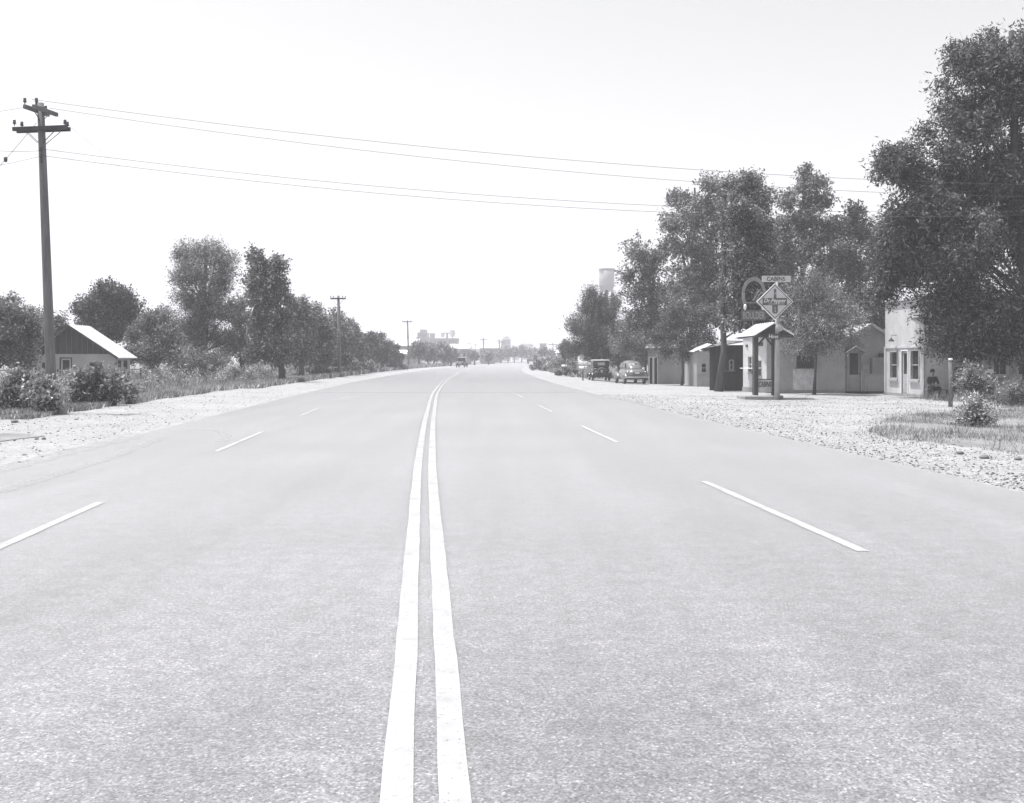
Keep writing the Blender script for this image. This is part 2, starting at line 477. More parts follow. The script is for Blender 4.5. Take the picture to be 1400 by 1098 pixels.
def grass_blades(pts, h, w, seed=0, lean=.35):
    r = np.random.default_rng(seed); n = len(pts)
    hh = (h * r.uniform(.45, 1.3, n))[:, None]
    az = r.uniform(0, 2 * np.pi, n)
    side = np.stack([np.cos(az), np.sin(az), np.zeros(n)], 1) * w * .5
    le = np.stack([r.normal(size=n), r.normal(size=n), np.zeros(n)], 1) * lean * hh
    tip = pts + np.array([0, 0, 1]) * hh + le
    return np.stack([pts - side, pts + side, tip], 1)

# ------------------------------------------------------------------ the setting: ground, verges, road
ys = np.concatenate([np.arange(-12, 70, 1.0), np.arange(70, 240, 4.0), np.arange(240, 600, 20.0), np.array([650, 750, 900, 1200, 1700, 2500, 4000, 6000])])
xs = np.concatenate([[-4000, -2000, -1000, -500, -250, -150, -100], np.arange(-80, -30, 5.0), np.arange(-30, 34, 1.0), np.arange(35, 80, 5.0), [100, 150, 250, 500, 1000, 2000, 4000]])
XX, YY = np.meshgrid(xs, ys)
ZZ = gza(XX, YY)
V = np.stack([XX, YY, ZZ], -1).reshape(-1, 3)
nx = len(xs); Fc = [(j * nx + i, j * nx + i + 1, (j + 1) * nx + i + 1, (j + 1) * nx + i) for j in range(len(ys) - 1) for i in range(nx - 1)]
mb = MB(); mb.v = [tuple(p) for p in V]; mb.f = Fc
struct('ground', mb, m_grav, True)

def strip(y0, y1, dl, dr, lift, step=None, jitter=0, seed=3):
    """ribbon that follows the road centre line between two offsets"""
    r = random.Random(seed); mb = MB(); y = y0; rows = []
    while True:
        st = step or max(.5, y * .02)
        c0 = float(clines(y)); 
        l, rr = (dl(y) if callable(dl) else dl), (dr(y) if callable(dr) else dr)
        l += r.uniform(-jitter, jitter); rr += r.uniform(-jitter, jitter)
        n = max(1, min(60, int(abs(rr - l) / 1.0)))
        rows.append([(c0 + l + (rr - l) * k / n, y) for k in range(n + 1)])
        if y >= y1: break
        y = min(y + st, y1)
    n = min(len(q) for q in rows) - 1
    pr = None
    for q in rows:
        a, e = q[0], q[-1]
        row = []
        for k in range(n + 1):
            x = a[0] + (e[0] - a[0]) * k / n
            mb.v.append((x, a[1], gz(x, a[1]) + lift)); row.append(len(mb.v) - 1)
        if pr:
            for k in range(n): mb.f.append((pr[k], pr[k + 1], row[k + 1], row[k]))
        pr = row
    return mb
rr_ = random.Random(5)
struct('soil_yard', strip(83, 600, 11.5, 300, .025, jitter=.4), M_soil)
struct('soil_yard', strip(56.5, 83.5, lambda y: 17.5 + max(0, 66 - y) * .6, 200, .035, jitter=.3), M_soil)
struct('road', strip(-8, 700, -6.0, 7.15, .006, jitter=.05), m_road)
struct('soil_verge', strip(26, 600, -420, lambda y: -11.2 + 1.1 * math.sin(y * .21) * .35 - (1.0 if y > 40 else 0) - .0, .012 + .01, jitter=.35), M_soil)
# dry grass patch, front right
mb = MB(); cx_, cy_ = 17.0, 31.0
def patch_edge(px, py): 
    Y = 2480 / (py - 490); return ((px - 700) / F * Y, Y)
pe = [patch_edge(*q) for q in [(1185, 590), (1215, 602), (1290, 607), (1400, 622), (1480, 632), (1560, 575), (1480, 555), (1400, 556), (1330, 560), (1260, 566), (1210, 574)]]
mx_ = (sum(p[0] for p in pe) / len(pe), sum(p[1] for p in pe) / len(pe))
dense = []
for i in range(len(pe)):
    a, b_ = pe[i], pe[(i + 1) % len(pe)]
    for k in range(6):
        t_ = k / 6; dense.append((a[0] + (b_[0] - a[0]) * t_ + rr_.uniform(-.25, .25), a[1] + (b_[1] - a[1]) * t_ + rr_.uniform(-.3, .3)))
rings = []
NR = 26
for k_ in range(NR):
    s_ = 1 - k_ / NR
    rings.append([(mx_[0] + (x - mx_[0]) * s_, mx_[1] + (y - mx_[1]) * s_) for x, y in dense])
mb.loft([[(x, y, gz(x, y) + (-.03, .002, .012)[min(i_, 2)]) for x, y in r_] for i_, r_ in enumerate(rings)], False)
mb.poly([(x, y, gz(x, y) + .012) for x, y in rings[-1]])
struct('dry_grass_ground', mb, M_patch)
# flat patch of darker ground on the left shoulder
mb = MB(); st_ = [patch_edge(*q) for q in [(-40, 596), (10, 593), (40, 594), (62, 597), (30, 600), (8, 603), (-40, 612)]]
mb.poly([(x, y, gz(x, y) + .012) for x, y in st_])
struct('grey_ground_patch', mb, M_patch)
# far land behind the town
mb = MB(); mb.box(-5000, 5000, 1400, 1500, -5, 3.2)
for k in range(60):
    x = -4000 + k * 135; mb.lathe((x, 1460, 0), [(90, 0), (80, 3 + rr_.random() * 2.5), (40, 5 + rr_.random() * 3), (2, 6)], 10)
struct('far_hills', mb, M_farland)

# ---- painted lines (each one thing of the road surface)
def line_obj(name, y0, y1, off, w, mat, label, group, lift=.012, jit=.004):
    mb = strip(y0, y1, off - w / 2, off + w / 2, lift, step=None if y1 - y0 > 30 else .35, jitter=jit, seed=int(y0 * 7 + off * 13) & 255)
    o = mb.build(name, mat); o['kind'] = 'structure'
    return o
for o_ in (-.098, .113):
    line_obj('centre_line', 2.5, 80, o_, .117, m_paint, '', '', jit=.005)
    line_obj('centre_line', 80.05, 190, o_, .10, m_lane, '', '', jit=.005)
for i in range(4):
    y0 = 9.35 + 12.1 * i
    line_obj('lane_line', y0, y0 + 5.3 - .1 * i, 3.62, .105, m_lane, '', '')
    y0 = 7.2 + 12.1 * i
    line_obj('lane_line', y0, y0 + 5.3 - (0 if i < 2 else .6), -3.58, .105, m_lane, '', '')
o = strip(52.6, 52.95, -5.6, 6.6, .010, step=.35, jitter=.1, seed=6).build('tar_seam', m_tar); o['kind'] = 'structure'
# thin dusty wheel tracks crossing the left lane
def track(name, pxs, w):
    mb = MB(); pts = [patch_edge(*q) for q in pxs]; P = []
    for i in range(len(pts) - 1):
        for k in range(8):
            t_ = k / 8; P.append((pts[i][0] * (1 - t_) + pts[i + 1][0] * t_, pts[i][1] * (1 - t_) + pts[i + 1][1] * t_))
    P = np.array(P); Q = P.copy()
    for _ in range(6): Q[1:-1] = (Q[:-2] + Q[1:-1] * 2 + Q[2:]) / 4
    for i in range(len(Q)):
        d = Q[min(i + 1, len(Q) - 1)] - Q[max(i - 1, 0)]; d = d / (np.linalg.norm(d) + 1e-9); nrm = np.array([-d[1], d[0]]) * w / 2 * (1 + .3 * rr_.uniform(-1, 1))
        mb.v += [(*(Q[i] - nrm), .011), (*(Q[i] + nrm), .011)]
        if i: k = 2 * i; mb.f.append((k - 2, k - 1, k + 1, k))
    o = mb.build(name, m_dust); o['kind'] = 'structure'
track('wheel_track', [(-60, 690), (60, 655), (150, 627), (200, 608), (222, 598)], .22)
track('wheel_track', [(262, 587), (295, 588), (312, 596), (300, 606)], .2)
track('wheel_track', [(-60, 655), (20, 637), (110, 614), (190, 596)], .5)

# ---- loose stones on the shoulders
def stones(name, n, xr, yr, smin, smax, seed, cond=None):
    r = np.random.default_rng(seed)
    Y = yr[0] * (yr[1] / yr[0]) ** r.random(n)
    X = r.uniform(xr[0], xr[1], n) if not callable(xr[0]) else xr[0](Y) + (xr[1](Y) - xr[0](Y)) * r.random(n) ** 1.3
    s_ = smin + (smax - smin) * r.random(n) ** 4
    dirs = np.array([(1, 0, 0), (0, 1, 0), (-1, 0, 0), (0, -1, 0), (0, 0, 1), (0, 0, -1)], float)
    V = dirs[None] * s_[:, None, None] * r.uniform(.6, 1.2, (n, 6, 1)) * np.array([1.2, 1, .6])
    a = r.uniform(0, 6.28, n); ca, sa = np.cos(a), np.sin(a)
    x = V[:, :, 0] * ca[:, None] - V[:, :, 1] * sa[:, None]; y = V[:, :, 0] * sa[:, None] + V[:, :, 1] * ca[:, None]
    V[:, :, 0], V[:, :, 1] = x, y
    V += np.stack([X, Y, gza(X, Y) + s_ * .25], 1)[:, None, :]
    fs = np.array([(0, 1, 4), (1, 2, 4), (2, 3, 4), (3, 0, 4), (1, 0, 5), (2, 1, 5), (3, 2, 5), (0, 3, 5)])
    me = bpy.data.meshes.new(name)
    me.vertices.add(n * 6); me.vertices.foreach_set('co', V.astype(np.float32).ravel())
    L = (fs[None] + (np.arange(n) * 6)[:, None, None]).astype(np.int32)
    me.loops.add(L.size); me.loops.foreach_set('vertex_index', L.ravel())
    me.polygons.add(n * 8); me.polygons.foreach_set('loop_start', np.arange(0, L.size, 3, dtype=np.int32)); me.polygons.foreach_set('loop_total', np.full(n * 8, 3, dtype=np.int32))
    me.materials.append(m_st); me.update(calc_edges=True)
    o = bpy.data.objects.new(name, me); COL.objects.link(o)
    return o
o = stones('gravel', 46000, (lambda Y: clines(Y) + 7.2, lambda Y: clines(Y) + 21), (11.5, 50), .005, .027, 3)
tag(o, 'pale loose gravel and small stones along the right shoulder', 'gravel', kind='stuff')
o = stones('gravel', 7000, (lambda Y: clines(Y) - 13, lambda Y: clines(Y) - 6.2), (14, 75), .006, .03, 4)
tag(o, 'scattered small stones on the bright left shoulder', 'gravel', kind='stuff')
def rock(px, py, s_, label, group=None, seed=0):
    Y = 2480 / (py - 490); X = (px - 700) / F * Y; r = random.Random(seed); mb = MB()
    prof = [(.55, -.1), (1, .15), (.95, .5), (.6, .85), (.1, .95)]
    mb.lathe((X, Y, gz(X, Y)), [(a * s_ * r.uniform(.85, 1.15), b_ * s_ * .9) for a, b_ in prof], 9)
    mb.v = [(a + r.uniform(-.1, .1) * s_, b_ + r.uniform(-.1, .1) * s_, c) for a, b_, c in mb.v]
    o = mb.build('rock', M_stoned, None, True); tag(o, label, 'rock', group); return o
rock(20, 579, .085, 'round dark rock alone on the bright shoulder at far left', seed=1)
rock(104, 574, .05, 'small dark stone on the left shoulder right of the round rock', seed=2)
rock(50, 601, .045, 'left of two dark stones by the grey patch on left shoulder', seed=3)
rock(60, 601, .05, 'right of two dark stones by the grey patch on left shoulder', seed=4)
rock(1313, 621, .06, 'flat dark stone on the right gravel, left one of three', seed=5)
rock(1346, 627, .075, 'largest flat dark stone on the right gravel, middle of three', seed=6)
rock(1392, 629, .06, 'dark stone on the right gravel at the photo edge', seed=7)

# ------------------------------------------------------------------ wall frame helper
class W:
    """vertical wall from A to B (plan points); o = offset outwards, towards the viewer"""
    def __init__(s, A, B):
        s.A = Vector((A[0], A[1], 0)); B = Vector((B[0], B[1], 0))
        s.L = (B - s.A).length; s.u = (B - s.A).normalized()
        n = Vector((s.u.y, -s.u.x, 0))
        if n.dot(-s.A) < 0: n = -n
        s.n = n
    def pt(s, d, o, z): 
        p = s.A + s.u * d + s.n * o; return Vector((p.x, p.y, z))
    def s(s, px):
        k = (px - 700) / F
        # A.x + u.x d = k (A.y + u.y d)
        return (k * s.A.y - s.A.x) / (s.u.x - k * s.u.y)
    def Yat(s, px): return (s.A + s.u * s.s(px)).y
    def z(s, px, py): return zpx(py, s.Yat(px))
    def box(s, mb, d0, d1, o0, o1, z0, z1):
        p = s.pt
        mb.hexa([p(d0, o1, z0), p(d1, o1, z0), p(d1, o0, z0), p(d0, o0, z0), p(d0, o1, z1), p(d1, o1, z1), p(d1, o0, z1), p(d0, o0, z1)])
    def skin(s, mb, d0, d1, z0, z1, holes=(), depth=.12, o=0):
        ds = sorted({d0, d1, *[h[0] for h in holes], *[h[1] for h in holes]}); zs = sorted({z0, z1, *[h[2] for h in holes], *[h[3] for h in holes]})
        for i in range(len(ds) - 1):
            for j in range(len(zs) - 1):
                a, b_, c, d = ds[i], ds[i + 1], zs[j], zs[j + 1]
                if any(h[0] - 1e-6 <= a and b_ <= h[1] + 1e-6 and h[2] - 1e-6 <= c and d <= h[3] + 1e-6 for h in holes): continue
                mb.poly([s.pt(a, o, c), s.pt(b_, o, c), s.pt(b_, o, d), s.pt(a, o, d)])
        for a, b_, c, d in holes:
            for (x0, z_0, x1, z_1) in ((a, c, b_, c), (b_, c, b_, d), (b_, d, a, d), (a, d, a, c)):
                mb.poly([s.pt(x0, o, z_0), s.pt(x1, o, z_1), s.pt(x1, o - depth, z_1), s.pt(x0, o - depth, z_0)])
def window(wl, root, h, name='window', bars=(1, 1), frame=M_white, pane=M_glass, depth=.10, sill=True, fw=.06, label=None):
    d0, d1, z0, z1 = h
    mb = MB()
    wl.box(mb, d0 - .02, d0 + fw, -depth, .025, z0, z1); wl.box(mb, d1 - fw, d1 + .02, -depth, .025, z0, z1)
    wl.box(mb, d0 + fw, d1 - fw, -depth, .022, z1 - fw, z1 + .02); wl.box(mb, d0 + fw, d1 - fw, -depth, .022, z0 - .02, z0 + fw)
    for k in range(1, bars[0]):
        x = d0 + (d1 - d0) * k / bars[0]; wl.box(mb, x - .018, x + .018, -depth + .02, -depth + .06, z0 + fw, z1 - fw)
    for k in range(1, bars[1]):
        z = z0 + (z1 - z0) * k / bars[1]; wl.box(mb, d0 + fw, d1 - fw, -depth + .022, -depth + .062, z - .02, z + .02)
    w_ = mb.build(name, frame, root, label=label)
    mb = MB(); wl.box(mb, d0 + .01, d1 - .01, -depth - .03, -depth + .01, z0 + .01, z1 - .01); mb.build('pane', pane, w_)
    if sill:
        mb = MB(); wl.box(mb, d0 - .08, d1 + .08, .026, .10, z0 - .07, z0 - .022); mb.build('sill', frame, w_)
    return w_
def door(wl, root, h, mat=M_woodl, glass=True, frame=M_white, label=None, gfrac=.5, gmat=M_glass):
    d0, d1, z0, z1 = h
    mb = MB(); wl.box(mb, d0 - .06, d0, -.08, .03, z0, z1 + .06); wl.box(mb, d1, d1 + .06, -.08, .03, z0, z1 + .06); wl.box(mb, d0, d1, -.08, .028, z1, z1 + .06)
    fr = mb.build('door_frame', frame, root)
    mb = MB(); zg = z1 - (z1 - z0) * gfrac
    wl.box(mb, d0 + .003, d1 - .003, -.09, -.04, z0 + .01, zg); wl.box(mb, d0 + .003, d0 + .1, -.09, -.04, zg, z1 - .003); wl.box(mb, d1 - .1, d1 - .003, -.09, -.04, zg, z1 - .003)
    wl.box(mb, d0 + .1, d1 - .1, -.09, -.04, z1 - .1, z1 - .003)
    for k in range(2):
        za = z0 + .12 + (zg - z0 - .2) * k / 2; wl.box(mb, d0 + .12, d1 - .12, -.04, -.03, za, za + (zg - z0 - .2) / 2 - .08)
    dd = mb.build('door', mat, root, label=label)
    mb = MB(); wl.box(mb, d0 + .1, d1 - .1, -.08, -.06, zg, z1 - .1); mb.build('pane', gmat, dd)
    mb = MB(); mb.lathe(wl.pt(d1 - .06, -.01, z0 + .95), [(.012, -.03), (.03, 0), (.02, .03)], 8); mb.build('handle', M_dwood, dd)
    return dd
def corrugated(mb, a, b_, c, d, n, t=.03):
    """sheet roof: eave a->b, ridge d->c, with standing ribs"""
    a, b_, c, d = map(Vector, (a, b_, c, d)); mb.slab(a, b_, c, d, t)
    for k in range(1, n):
        p, q = a.lerp(b_, k / n), d.lerp(c, k / n); mb.bar(p + Vector((0, 0, .02)), q + Vector((0, 0, .02)), .04, .035)

# ------------------------------------------------------------------ right side buildings
# (1) stucco cabin office: lit left face, shaded long front
def stucco_office():
    C = (12.35, 55.0); Lf = (11.78, 57.8); R_ = (16.15, 55.0)
    root = empty('stucco_office', (12.35, 55, gz(12.35, 55)), 'pale stucco office building behind the diamond sign, left face lit and front wall in shade', 'building')
    zb, zt = -.2, 2.62
    wl = W(Lf, C); wf = W(C, R_)
    # lit side
    h1 = (wl.s(1023), wl.s(1028.5), wl.z(1025, 509), wl.z(1025, 487)); h2 = (wl.s(1036), wl.s(1041.5), wl.z(1039, 514), wl.z(1039, 492))
    mb = MB(); wl.skin(mb, 0, wl.L, zb, zt, [h1, h2])
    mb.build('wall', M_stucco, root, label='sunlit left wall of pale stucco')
    window(wl, root, h1, bars=(1, 2), frame=M_woodl, fw=.045); window(wl, root, h2, bars=(1, 2), frame=M_woodl, fw=.045)
    hw = (wf.s(1089.5), wf.s(1112.5), wf.z(1100, 502), wf.z(1100, 479))
    mb = MB(); wf.skin(mb, 0, wf.L, zb, zt, [hw])
    mb.box(12.35, 16.15, 60, 60.1, zb, zt); mb.box(16.05, 16.15, 55.1, 60, zb, zt); mb.poly([(11.78, 57.8, zb), (12.35, 60, zb), (12.35, 60, zt), (11.78, 57.8, zt)])
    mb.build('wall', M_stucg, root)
    window(wf, root, hw, bars=(2, 1), pane=M_screen, frame=M_dwood, sill=True)
    mb = MB(); wf.box(mb, wf.s(1084), wf.s(1117), .004, .03, zb, wf.z(1100, 504)); mb.build('whitewashed_panel', M_white_wash, root)
    mb = MB(); mb.box(11.9, 16.2, 54.96, 60.05, zt, zt + .10); wl.box(mb, -.02, wl.L + .03, -.25, .05, zt + .003, zt + .12); mb.build('roof', M_stucco, root)
    mb = MB(); mb.box(12.5, 16.1, 55.2, 59.8, zt + .10, zt + .16); mb.build('roof_felt', M_roofd, root)
    # vents and fittings on the lit wall
    mb = MB(); wl.box(mb, wl.s(1038), wl.s(1043), .003, .05, wl.z(1040, 473), wl.z(1040, 468)); mb.build('vent', M_dwood, root); mb = MB(); wl.box(mb, wl.s(1020.5), wl.s(1022.5), .003, .05, wl.z(1021, 475), wl.z(1021, 471)); mb.build('vent', M_dwood, root)
    mb = MB(); wl.box(mb, wl.s(1023), wl.s(1040.5), .02, .45, wl.z(1030, 504), wl.z(1030, 503)); mb.build('counter_shelf', M_white, root)
    mb = MB(); wl.box(mb, 0.002, wl.L, .002, .05, zb, gz(12, 56) + .22); wf.box(mb, .05, wf.L, .002, .05, zb, gz(13, 55) + .16); mb.build('plinth', M_conc, root)
stucco_office()

# (2) gabled cabin
def gable_cabin():
    Y0, Y1, xl, xr = 55.3, 60.2, 16.16, 18.75
    xm = (xl + xr) / 2; zb = -.25; ze = 2.46; zr = 3.24
    root = empty('gabled_cabin', (xm, Y0, gz(xm, Y0)), 'small grey gabled cabin with screen door and wall cooler beside the tall shop', 'cabin')
    w = W((xl, Y0), (xr, Y0))
    hd = (w.s(1159), w.s(1176.5), gz(xm, Y0) + .03, w.z(1168, 480))
    mb = MB(); w.skin(mb, 0, w.L, zb, ze, [hd]); mb.poly([(xl, Y0, ze), (xr, Y0, ze), (xm, Y0, zr)])
    mb.poly([(xl, Y1, zb), (xr, Y1, zb), (xr, Y1, ze), (xm, Y1, zr), (xl, Y1, ze)])
    mb.poly([(xl, Y0, zb), (xl, Y1, zb), (xl, Y1, ze), (xl, Y0, ze)]); mb.poly([(xr, Y0, zb), (xr, Y1, zb), (xr, Y1, ze), (xr, Y0, ze)])
    for k in range(14):   # clapboards in the gable
        z = ze - .5 + k * .11
        if z > zr - .12: break
        wd = (xr - xl) / 2 * min(1, (zr - z) / (zr - ze)) - .08
        mb.box(xm - wd, xm + wd, Y0 - .018, Y0 - .002, z, z + .1)
    mb.build('wall', M_stucg, root)
    mb = MB(); e = .18; dz = e * (zr - ze) / (xm - xl)
    mb.slab((xl - e, Y0 - .3, ze - dz + .06), (xm, Y0 - .3, zr + .06), (xm, Y1 + .2, zr + .06), (xl - e, Y1 + .2, ze - dz + .06), .06)
    mb.slab((xm + .003, Y0 - .3, zr + .06), (xr + e, Y0 - .3, ze - dz + .06), (xr + e, Y1 + .2, ze - dz + .06), (xm + .003, Y1 + .2, zr + .06), .06)
    rf = mb.build('roof', M_shingle, root)
    mb = MB(); mb.bar((xl - e, Y0 - .32, ze - dz), (xm, Y0 - .32, zr), .03, .13); mb.bar((xr + e, Y0 - .32, ze - dz), (xm, Y0 - .32, zr), .03, .13); mb.build('bargeboard', M_woodl, rf)
    door(w, root, hd, M_stucg, gfrac=.56, gmat=M_screen, frame=M_woodl, label='screen door with dark mesh upper half')
    # hood over the door
    a, b_ = w.s(1154), w.s(1181); m_ = (a + b_) / 2; z0, z1 = w.z(1168, 481) , w.z(1168, 473)
    mb = MB(); mb.slab(w.pt(a, .5, z0), w.pt(m_, .5, z1), w.pt(m_, .003, z1), w.pt(a, .003, z0), .05); mb.slab(w.pt(m_ + .002, .5, z1), w.pt(b_, .5, z0), w.pt(b_, .003, z0), w.pt(m_ + .002, .003, z1), .05)
    mb.bar(w.pt(a + .1, .03, z0 - .35), w.pt(a + .1, .4, z0 - .05), .04); mb.bar(w.pt(b_ - .1, .03, z0 - .35), w.pt(b_ - .1, .4, z0 - .05), .04)
    mb.build('door_hood', M_shingle, root)
    # cooler
    mb = MB(); d0, d1 = w.s(1189.5), w.s(1208.5); w.box(mb, d0, d1, .004, .38, w.z(1200, 511), w.z(1200, 489)); 
    for k in range(7): z = w.z(1200, 509) + k * .095; w.box(mb, d0 + .05, d1 - .05, .383, .40, z, z + .05)
    c_ = mb.build('wall_cooler', M_signg, root)
    mb = MB(); w.box(mb, w.s(1201), w.s(1207.5), .05, .3, w.z(1200, 489) + .003, w.z(1200, 483)); mb.build('cooler_motor', M_dwood, c_)
    mb = MB(); w.box(mb, w.s(1179), w.s(1187), .004, .12, w.z(1183, 505), w.z(1183, 499)); w.box(mb, w.s(1182.5), w.s(1183.5), .004, .05, gz(xm, Y0), w.z(1183, 505)); mb.build('meter_box', M_woodl, root); mb = MB(); w.box(mb, w.s(1152), w.s(1155), .004, .1, w.z(1153, 503), w.z(1153, 500)); mb.build('door_lamp', M_dwood, root)
    mb = MB(); w.box(mb, .0, w.L, .004, .09, zb, gz(xm, Y0) + .12); mb.build('sill_board', M_dwood, root)
gable_cabin()

# (3) false-front shop
def shop():
    A, C = (17.02, 51.7), (17.36, 47.75); R_ = (20.0, 47.75)
    root = empty('false_front_shop', (17.36, 47.75, gz(17.36, 47.75)), 'tall white false fronted shop with two sash windows under the big right tree', 'shop')
    wl = W(A, C); wf = W(C, R_)
    gb = gz(17, 50); zt = wl.z(1213, 414)
    h1 = (wl.s(1217), wl.s(1227.5), wl.z(1222, 518), wl.z(1222, 480)); h2 = (wl.s(1245), wl.s(1257), wl.z(1251, 520), wl.z(1251, 478)); hd = (wl.s(1233), wl.s(1241), gb + .05, wl.z(1237, 480))
    mb = MB(); wl.skin(mb, 0, wl.L, -.3, zt, [h1, h2, hd])
    mb.build('front_wall', M_stucco, root, label='sunlit false front wall')
    mb = MB(); wf.skin(mb, 0, wf.L, -.3, 3.0); mb.poly([(20, 47.75, -.3), (20, 51.7, -.3), (20, 51.7, 3), (20, 47.75, 3)]); mb.poly([(17.02, 51.7, -.3), (20, 51.7, -.3), (20, 51.7, zt), (17.02, 51.7, zt)])
    for k in range(int(wf.L / .16)): wf.box(mb, k * .16 + .01, k * .16 + .025, .002, .012, -.2, 2.98)
    mb.build('wall', M_white, root)
    window(wl, root, h1, bars=(1, 2), fw=.05, frame=M_woodl); window(wl, root, h2, bars=(1, 2), fw=.05, frame=M_woodl)
    door(wl, root, hd, M_woodl, gfrac=.52, label='panelled door with glass upper half')
    mb = MB(); wl.box(mb, -.03, wl.L + .03, .003, .05, h1[3] + .12, h1[3] + .2); wl.box(mb, -.03, .12, .003, .04, -.2, h1[3] + .117); wl.box(mb, wl.L - .12, wl.L + .04, .003, .04, -.2, h1[3] + .117); wl.box(mb, -.05, wl.L + .05, -.15, .12, zt, zt + .09); mb.build('trim', M_stucco, root)
    mb = MB(); mb.slab((17.25, 47.6, 3.35), (20.2, 47.6, 3.0), (20.2, 51.8, 3.0), (17.25, 51.8, 3.35), .08); mb.build('roof', M_roofd, root)
    mb = MB(); wl.box(mb, -.0, wl.L + .02, .004, .06, -.3, gb + .13); wf.box(mb, .06, wf.L, .014, .06, -.3, gb + .10); mb.build('plinth', M_conc, root)
    mb = MB(); p = wl.pt(wl.s(1226), .25, wl.z(1226, 466)); mb.tube([wl.pt(wl.s(1226), .003, p.z + .25), p + Vector((0, 0, .25)), p + Vector((0, 0, .1))], .015, 6); mb.lathe(p, [(.03, .12), (.06, .08), (.14, -.02), (.13, -.03)], 12); mb.build('wall_lamp', M_dwood, root, True)
    # lean-to on the right with dark eave
    mb = MB(); wf.box(mb, wf.s(1318), wf.s(1345), .07, .5, wf.z(1330, 492), wf.z(1330, 486)); mb.build('awning', M_dwood, root)
shop()

# (4) shaded porch building at the right edge
def porch_house():
    Y0 = 52.5; xl, xr = 21.85, 31.0
    root = empty('porch_house', (xl, Y0, gz(xl, Y0)), 'dark shaded clapboard house with wide screened windows at the right edge', 'house')
    w = W((xl, Y0), (xr, Y0)); hs = []
    for a, b_ in ((1356, 1378), (1390, 1416), (1430, 1455), (1470, 1500)): hs.append((w.s(a), w.s(b_), w.z(a, 514), w.z(a, 489)))
    mb = MB(); w.skin(mb, 0, w.L, -.3, 2.6, hs, .15); 
    mb.poly([(xl, Y0, -.3), (xl, Y0 + 7, -.3), (xl, Y0 + 7, 2.6), (xl, Y0, 2.6)]); mb.poly([(xr, Y0, -.3), (xr, Y0 + 7, -.3), (xr, Y0 + 7, 2.6), (xr, Y0, 2.6)])
    z = -.1
    while z < .6:
        w.box(mb, 0, w.L, .002, .02, z, z + .13); z += .15
    mb.build('wall', M_signg, root)
    for h in hs: window(w, root, h, bars=(2, 1), pane=M_screen, frame=M_woodl, fw=.08)
    mb = MB(); mb.slab((xl - .4, Y0 - 1.0, 2.3), (xr + .4, Y0 - 1.0, 2.3), (xr + .4, Y0 + 3.5, 4.2), (xl - .4, Y0 + 3.5, 4.2), .1); mb.slab((xl - .4, Y0 + 3.503, 4.2), (xr + .4, Y0 + 3.503, 4.2), (xr + .4, Y0 + 7.4, 2.4), (xl - .4, Y0 + 7.4, 2.4), .1)
    mb.build('roof', M_roofd, root)
    mb = MB(); mb.bar((xl - .1, Y0 - .85, gz(xl, Y0)), (xl - .1, Y0 - .85, 2.2), .1); mb.build('porch_post', M_dwood, root)
porch_house()

# (5) dark cabin in tree shade, (6) small lit gabled annex, (7) long low cabin
def dark_cabin():
    Y0 = 61.0; xl = (970 - 700) / F * Y0; xr = (1020 - 700) / F * Y0
    root = empty('dark_plank_cabin', (xl, Y0, gz(xl, Y0)), 'dark plank cabin in deep tree shade left of the stucco office', 'cabin')
    w = W((xl, Y0), (xr, Y0)); zb = -.4; zl, zr = zpx(468, Y0) - .05, zpx(462, Y0)
    h1 = (w.s(985), w.s(991), w.z(988, 506), w.z(988, 492)); h2 = (w.s(997), w.s(1003), w.z(1000, 506), w.z(1000, 492))
    mb = MB(); w.skin(mb, 0, w.L, zb, zl - .1, [h1, h2]); mb.poly([(xl, Y0, zb), (xl + 1.1, Y0 + 5, zb), (xl + 1.1, Y0 + 5, zl - .1), (xl, Y0, zl - .1)])
    for k in range(int(w.L / .2)): 
        if not any(h[0] - .02 < k * .2 < h[1] + .02 for h in (h1, h2)): w.box(mb, k * .2, k * .2 + .03, .002, .02, zb, zl - .12)
    mb.build('wall', M_dwood, root); window(w, root, h1, frame=M_woodl, bars=(1, 2)); window(w, root, h2, frame=M_woodl, bars=(1, 2))
    mb = MB(); corrugated(mb, (xl - .5, Y0 - .9, zpx(476, Y0 - .9)), (xr - .1, Y0 - .9, zpx(466, Y0 - .9)), (xr - .1, Y0 + 5, zpx(466, Y0 - .9) + .12), (xl + .9, Y0 + 5, zpx(476, Y0 - .9) + .1), 8); mb.build('roof', M_roofd, root)
dark_cabin()
def annex():
    Y0 = 72.5; xl = (952.5 - 700) / F * Y0; xr = (971.5 - 700) / F * Y0
    root = empty('gabled_annex', (xl, Y0, gz(xl, Y0)), 'narrow pale annex with one dark window and tin roof left of the dark cabin', 'cabin')
    w = W((xl, Y0), (xr, Y0)); zb = -.5; zt = zpx(480.5, Y0)
    h = (w.s(958), w.s(966.5), w.z(962, 510), w.z(962, 496))
    mb = MB(); w.skin(mb, 0, w.L, zb, zt, [h]); mb.poly([(xr, Y0, zb), (xr, Y0 + 5, zb), (xr, Y0 + 5, zt), (xr, Y0, zt)]); mb.poly([(xl, Y0, zb), (xl, Y0 + 5, zb), (xl, Y0 + 5, zt), (xl, Y0, zt)])
    mb.build('wall', M_stucg, root); window(w, root, h, frame=M_woodl, bars=(1, 2))
    mb = MB(); zr = zpx(473, Y0)
    corrugated(mb, (xl - .25, Y0 - .4, zt + .0), (xl - .25, Y0 + 5.2, zt), (xl + .9, Y0 + 5.2, zr + .35), (xl + .9, Y0 - .4, zr + .1), 7); mb.slab((xl + .903, Y0 - .4, zr + .1), (xr + .35, Y0 - .4, zt + .02), (xr + .35, Y0 + 5.2, zt + .02), (xl + .903, Y0 + 5.2, zr + .35), .04)
    mb.build('roof', M_metalr, root)
annex()
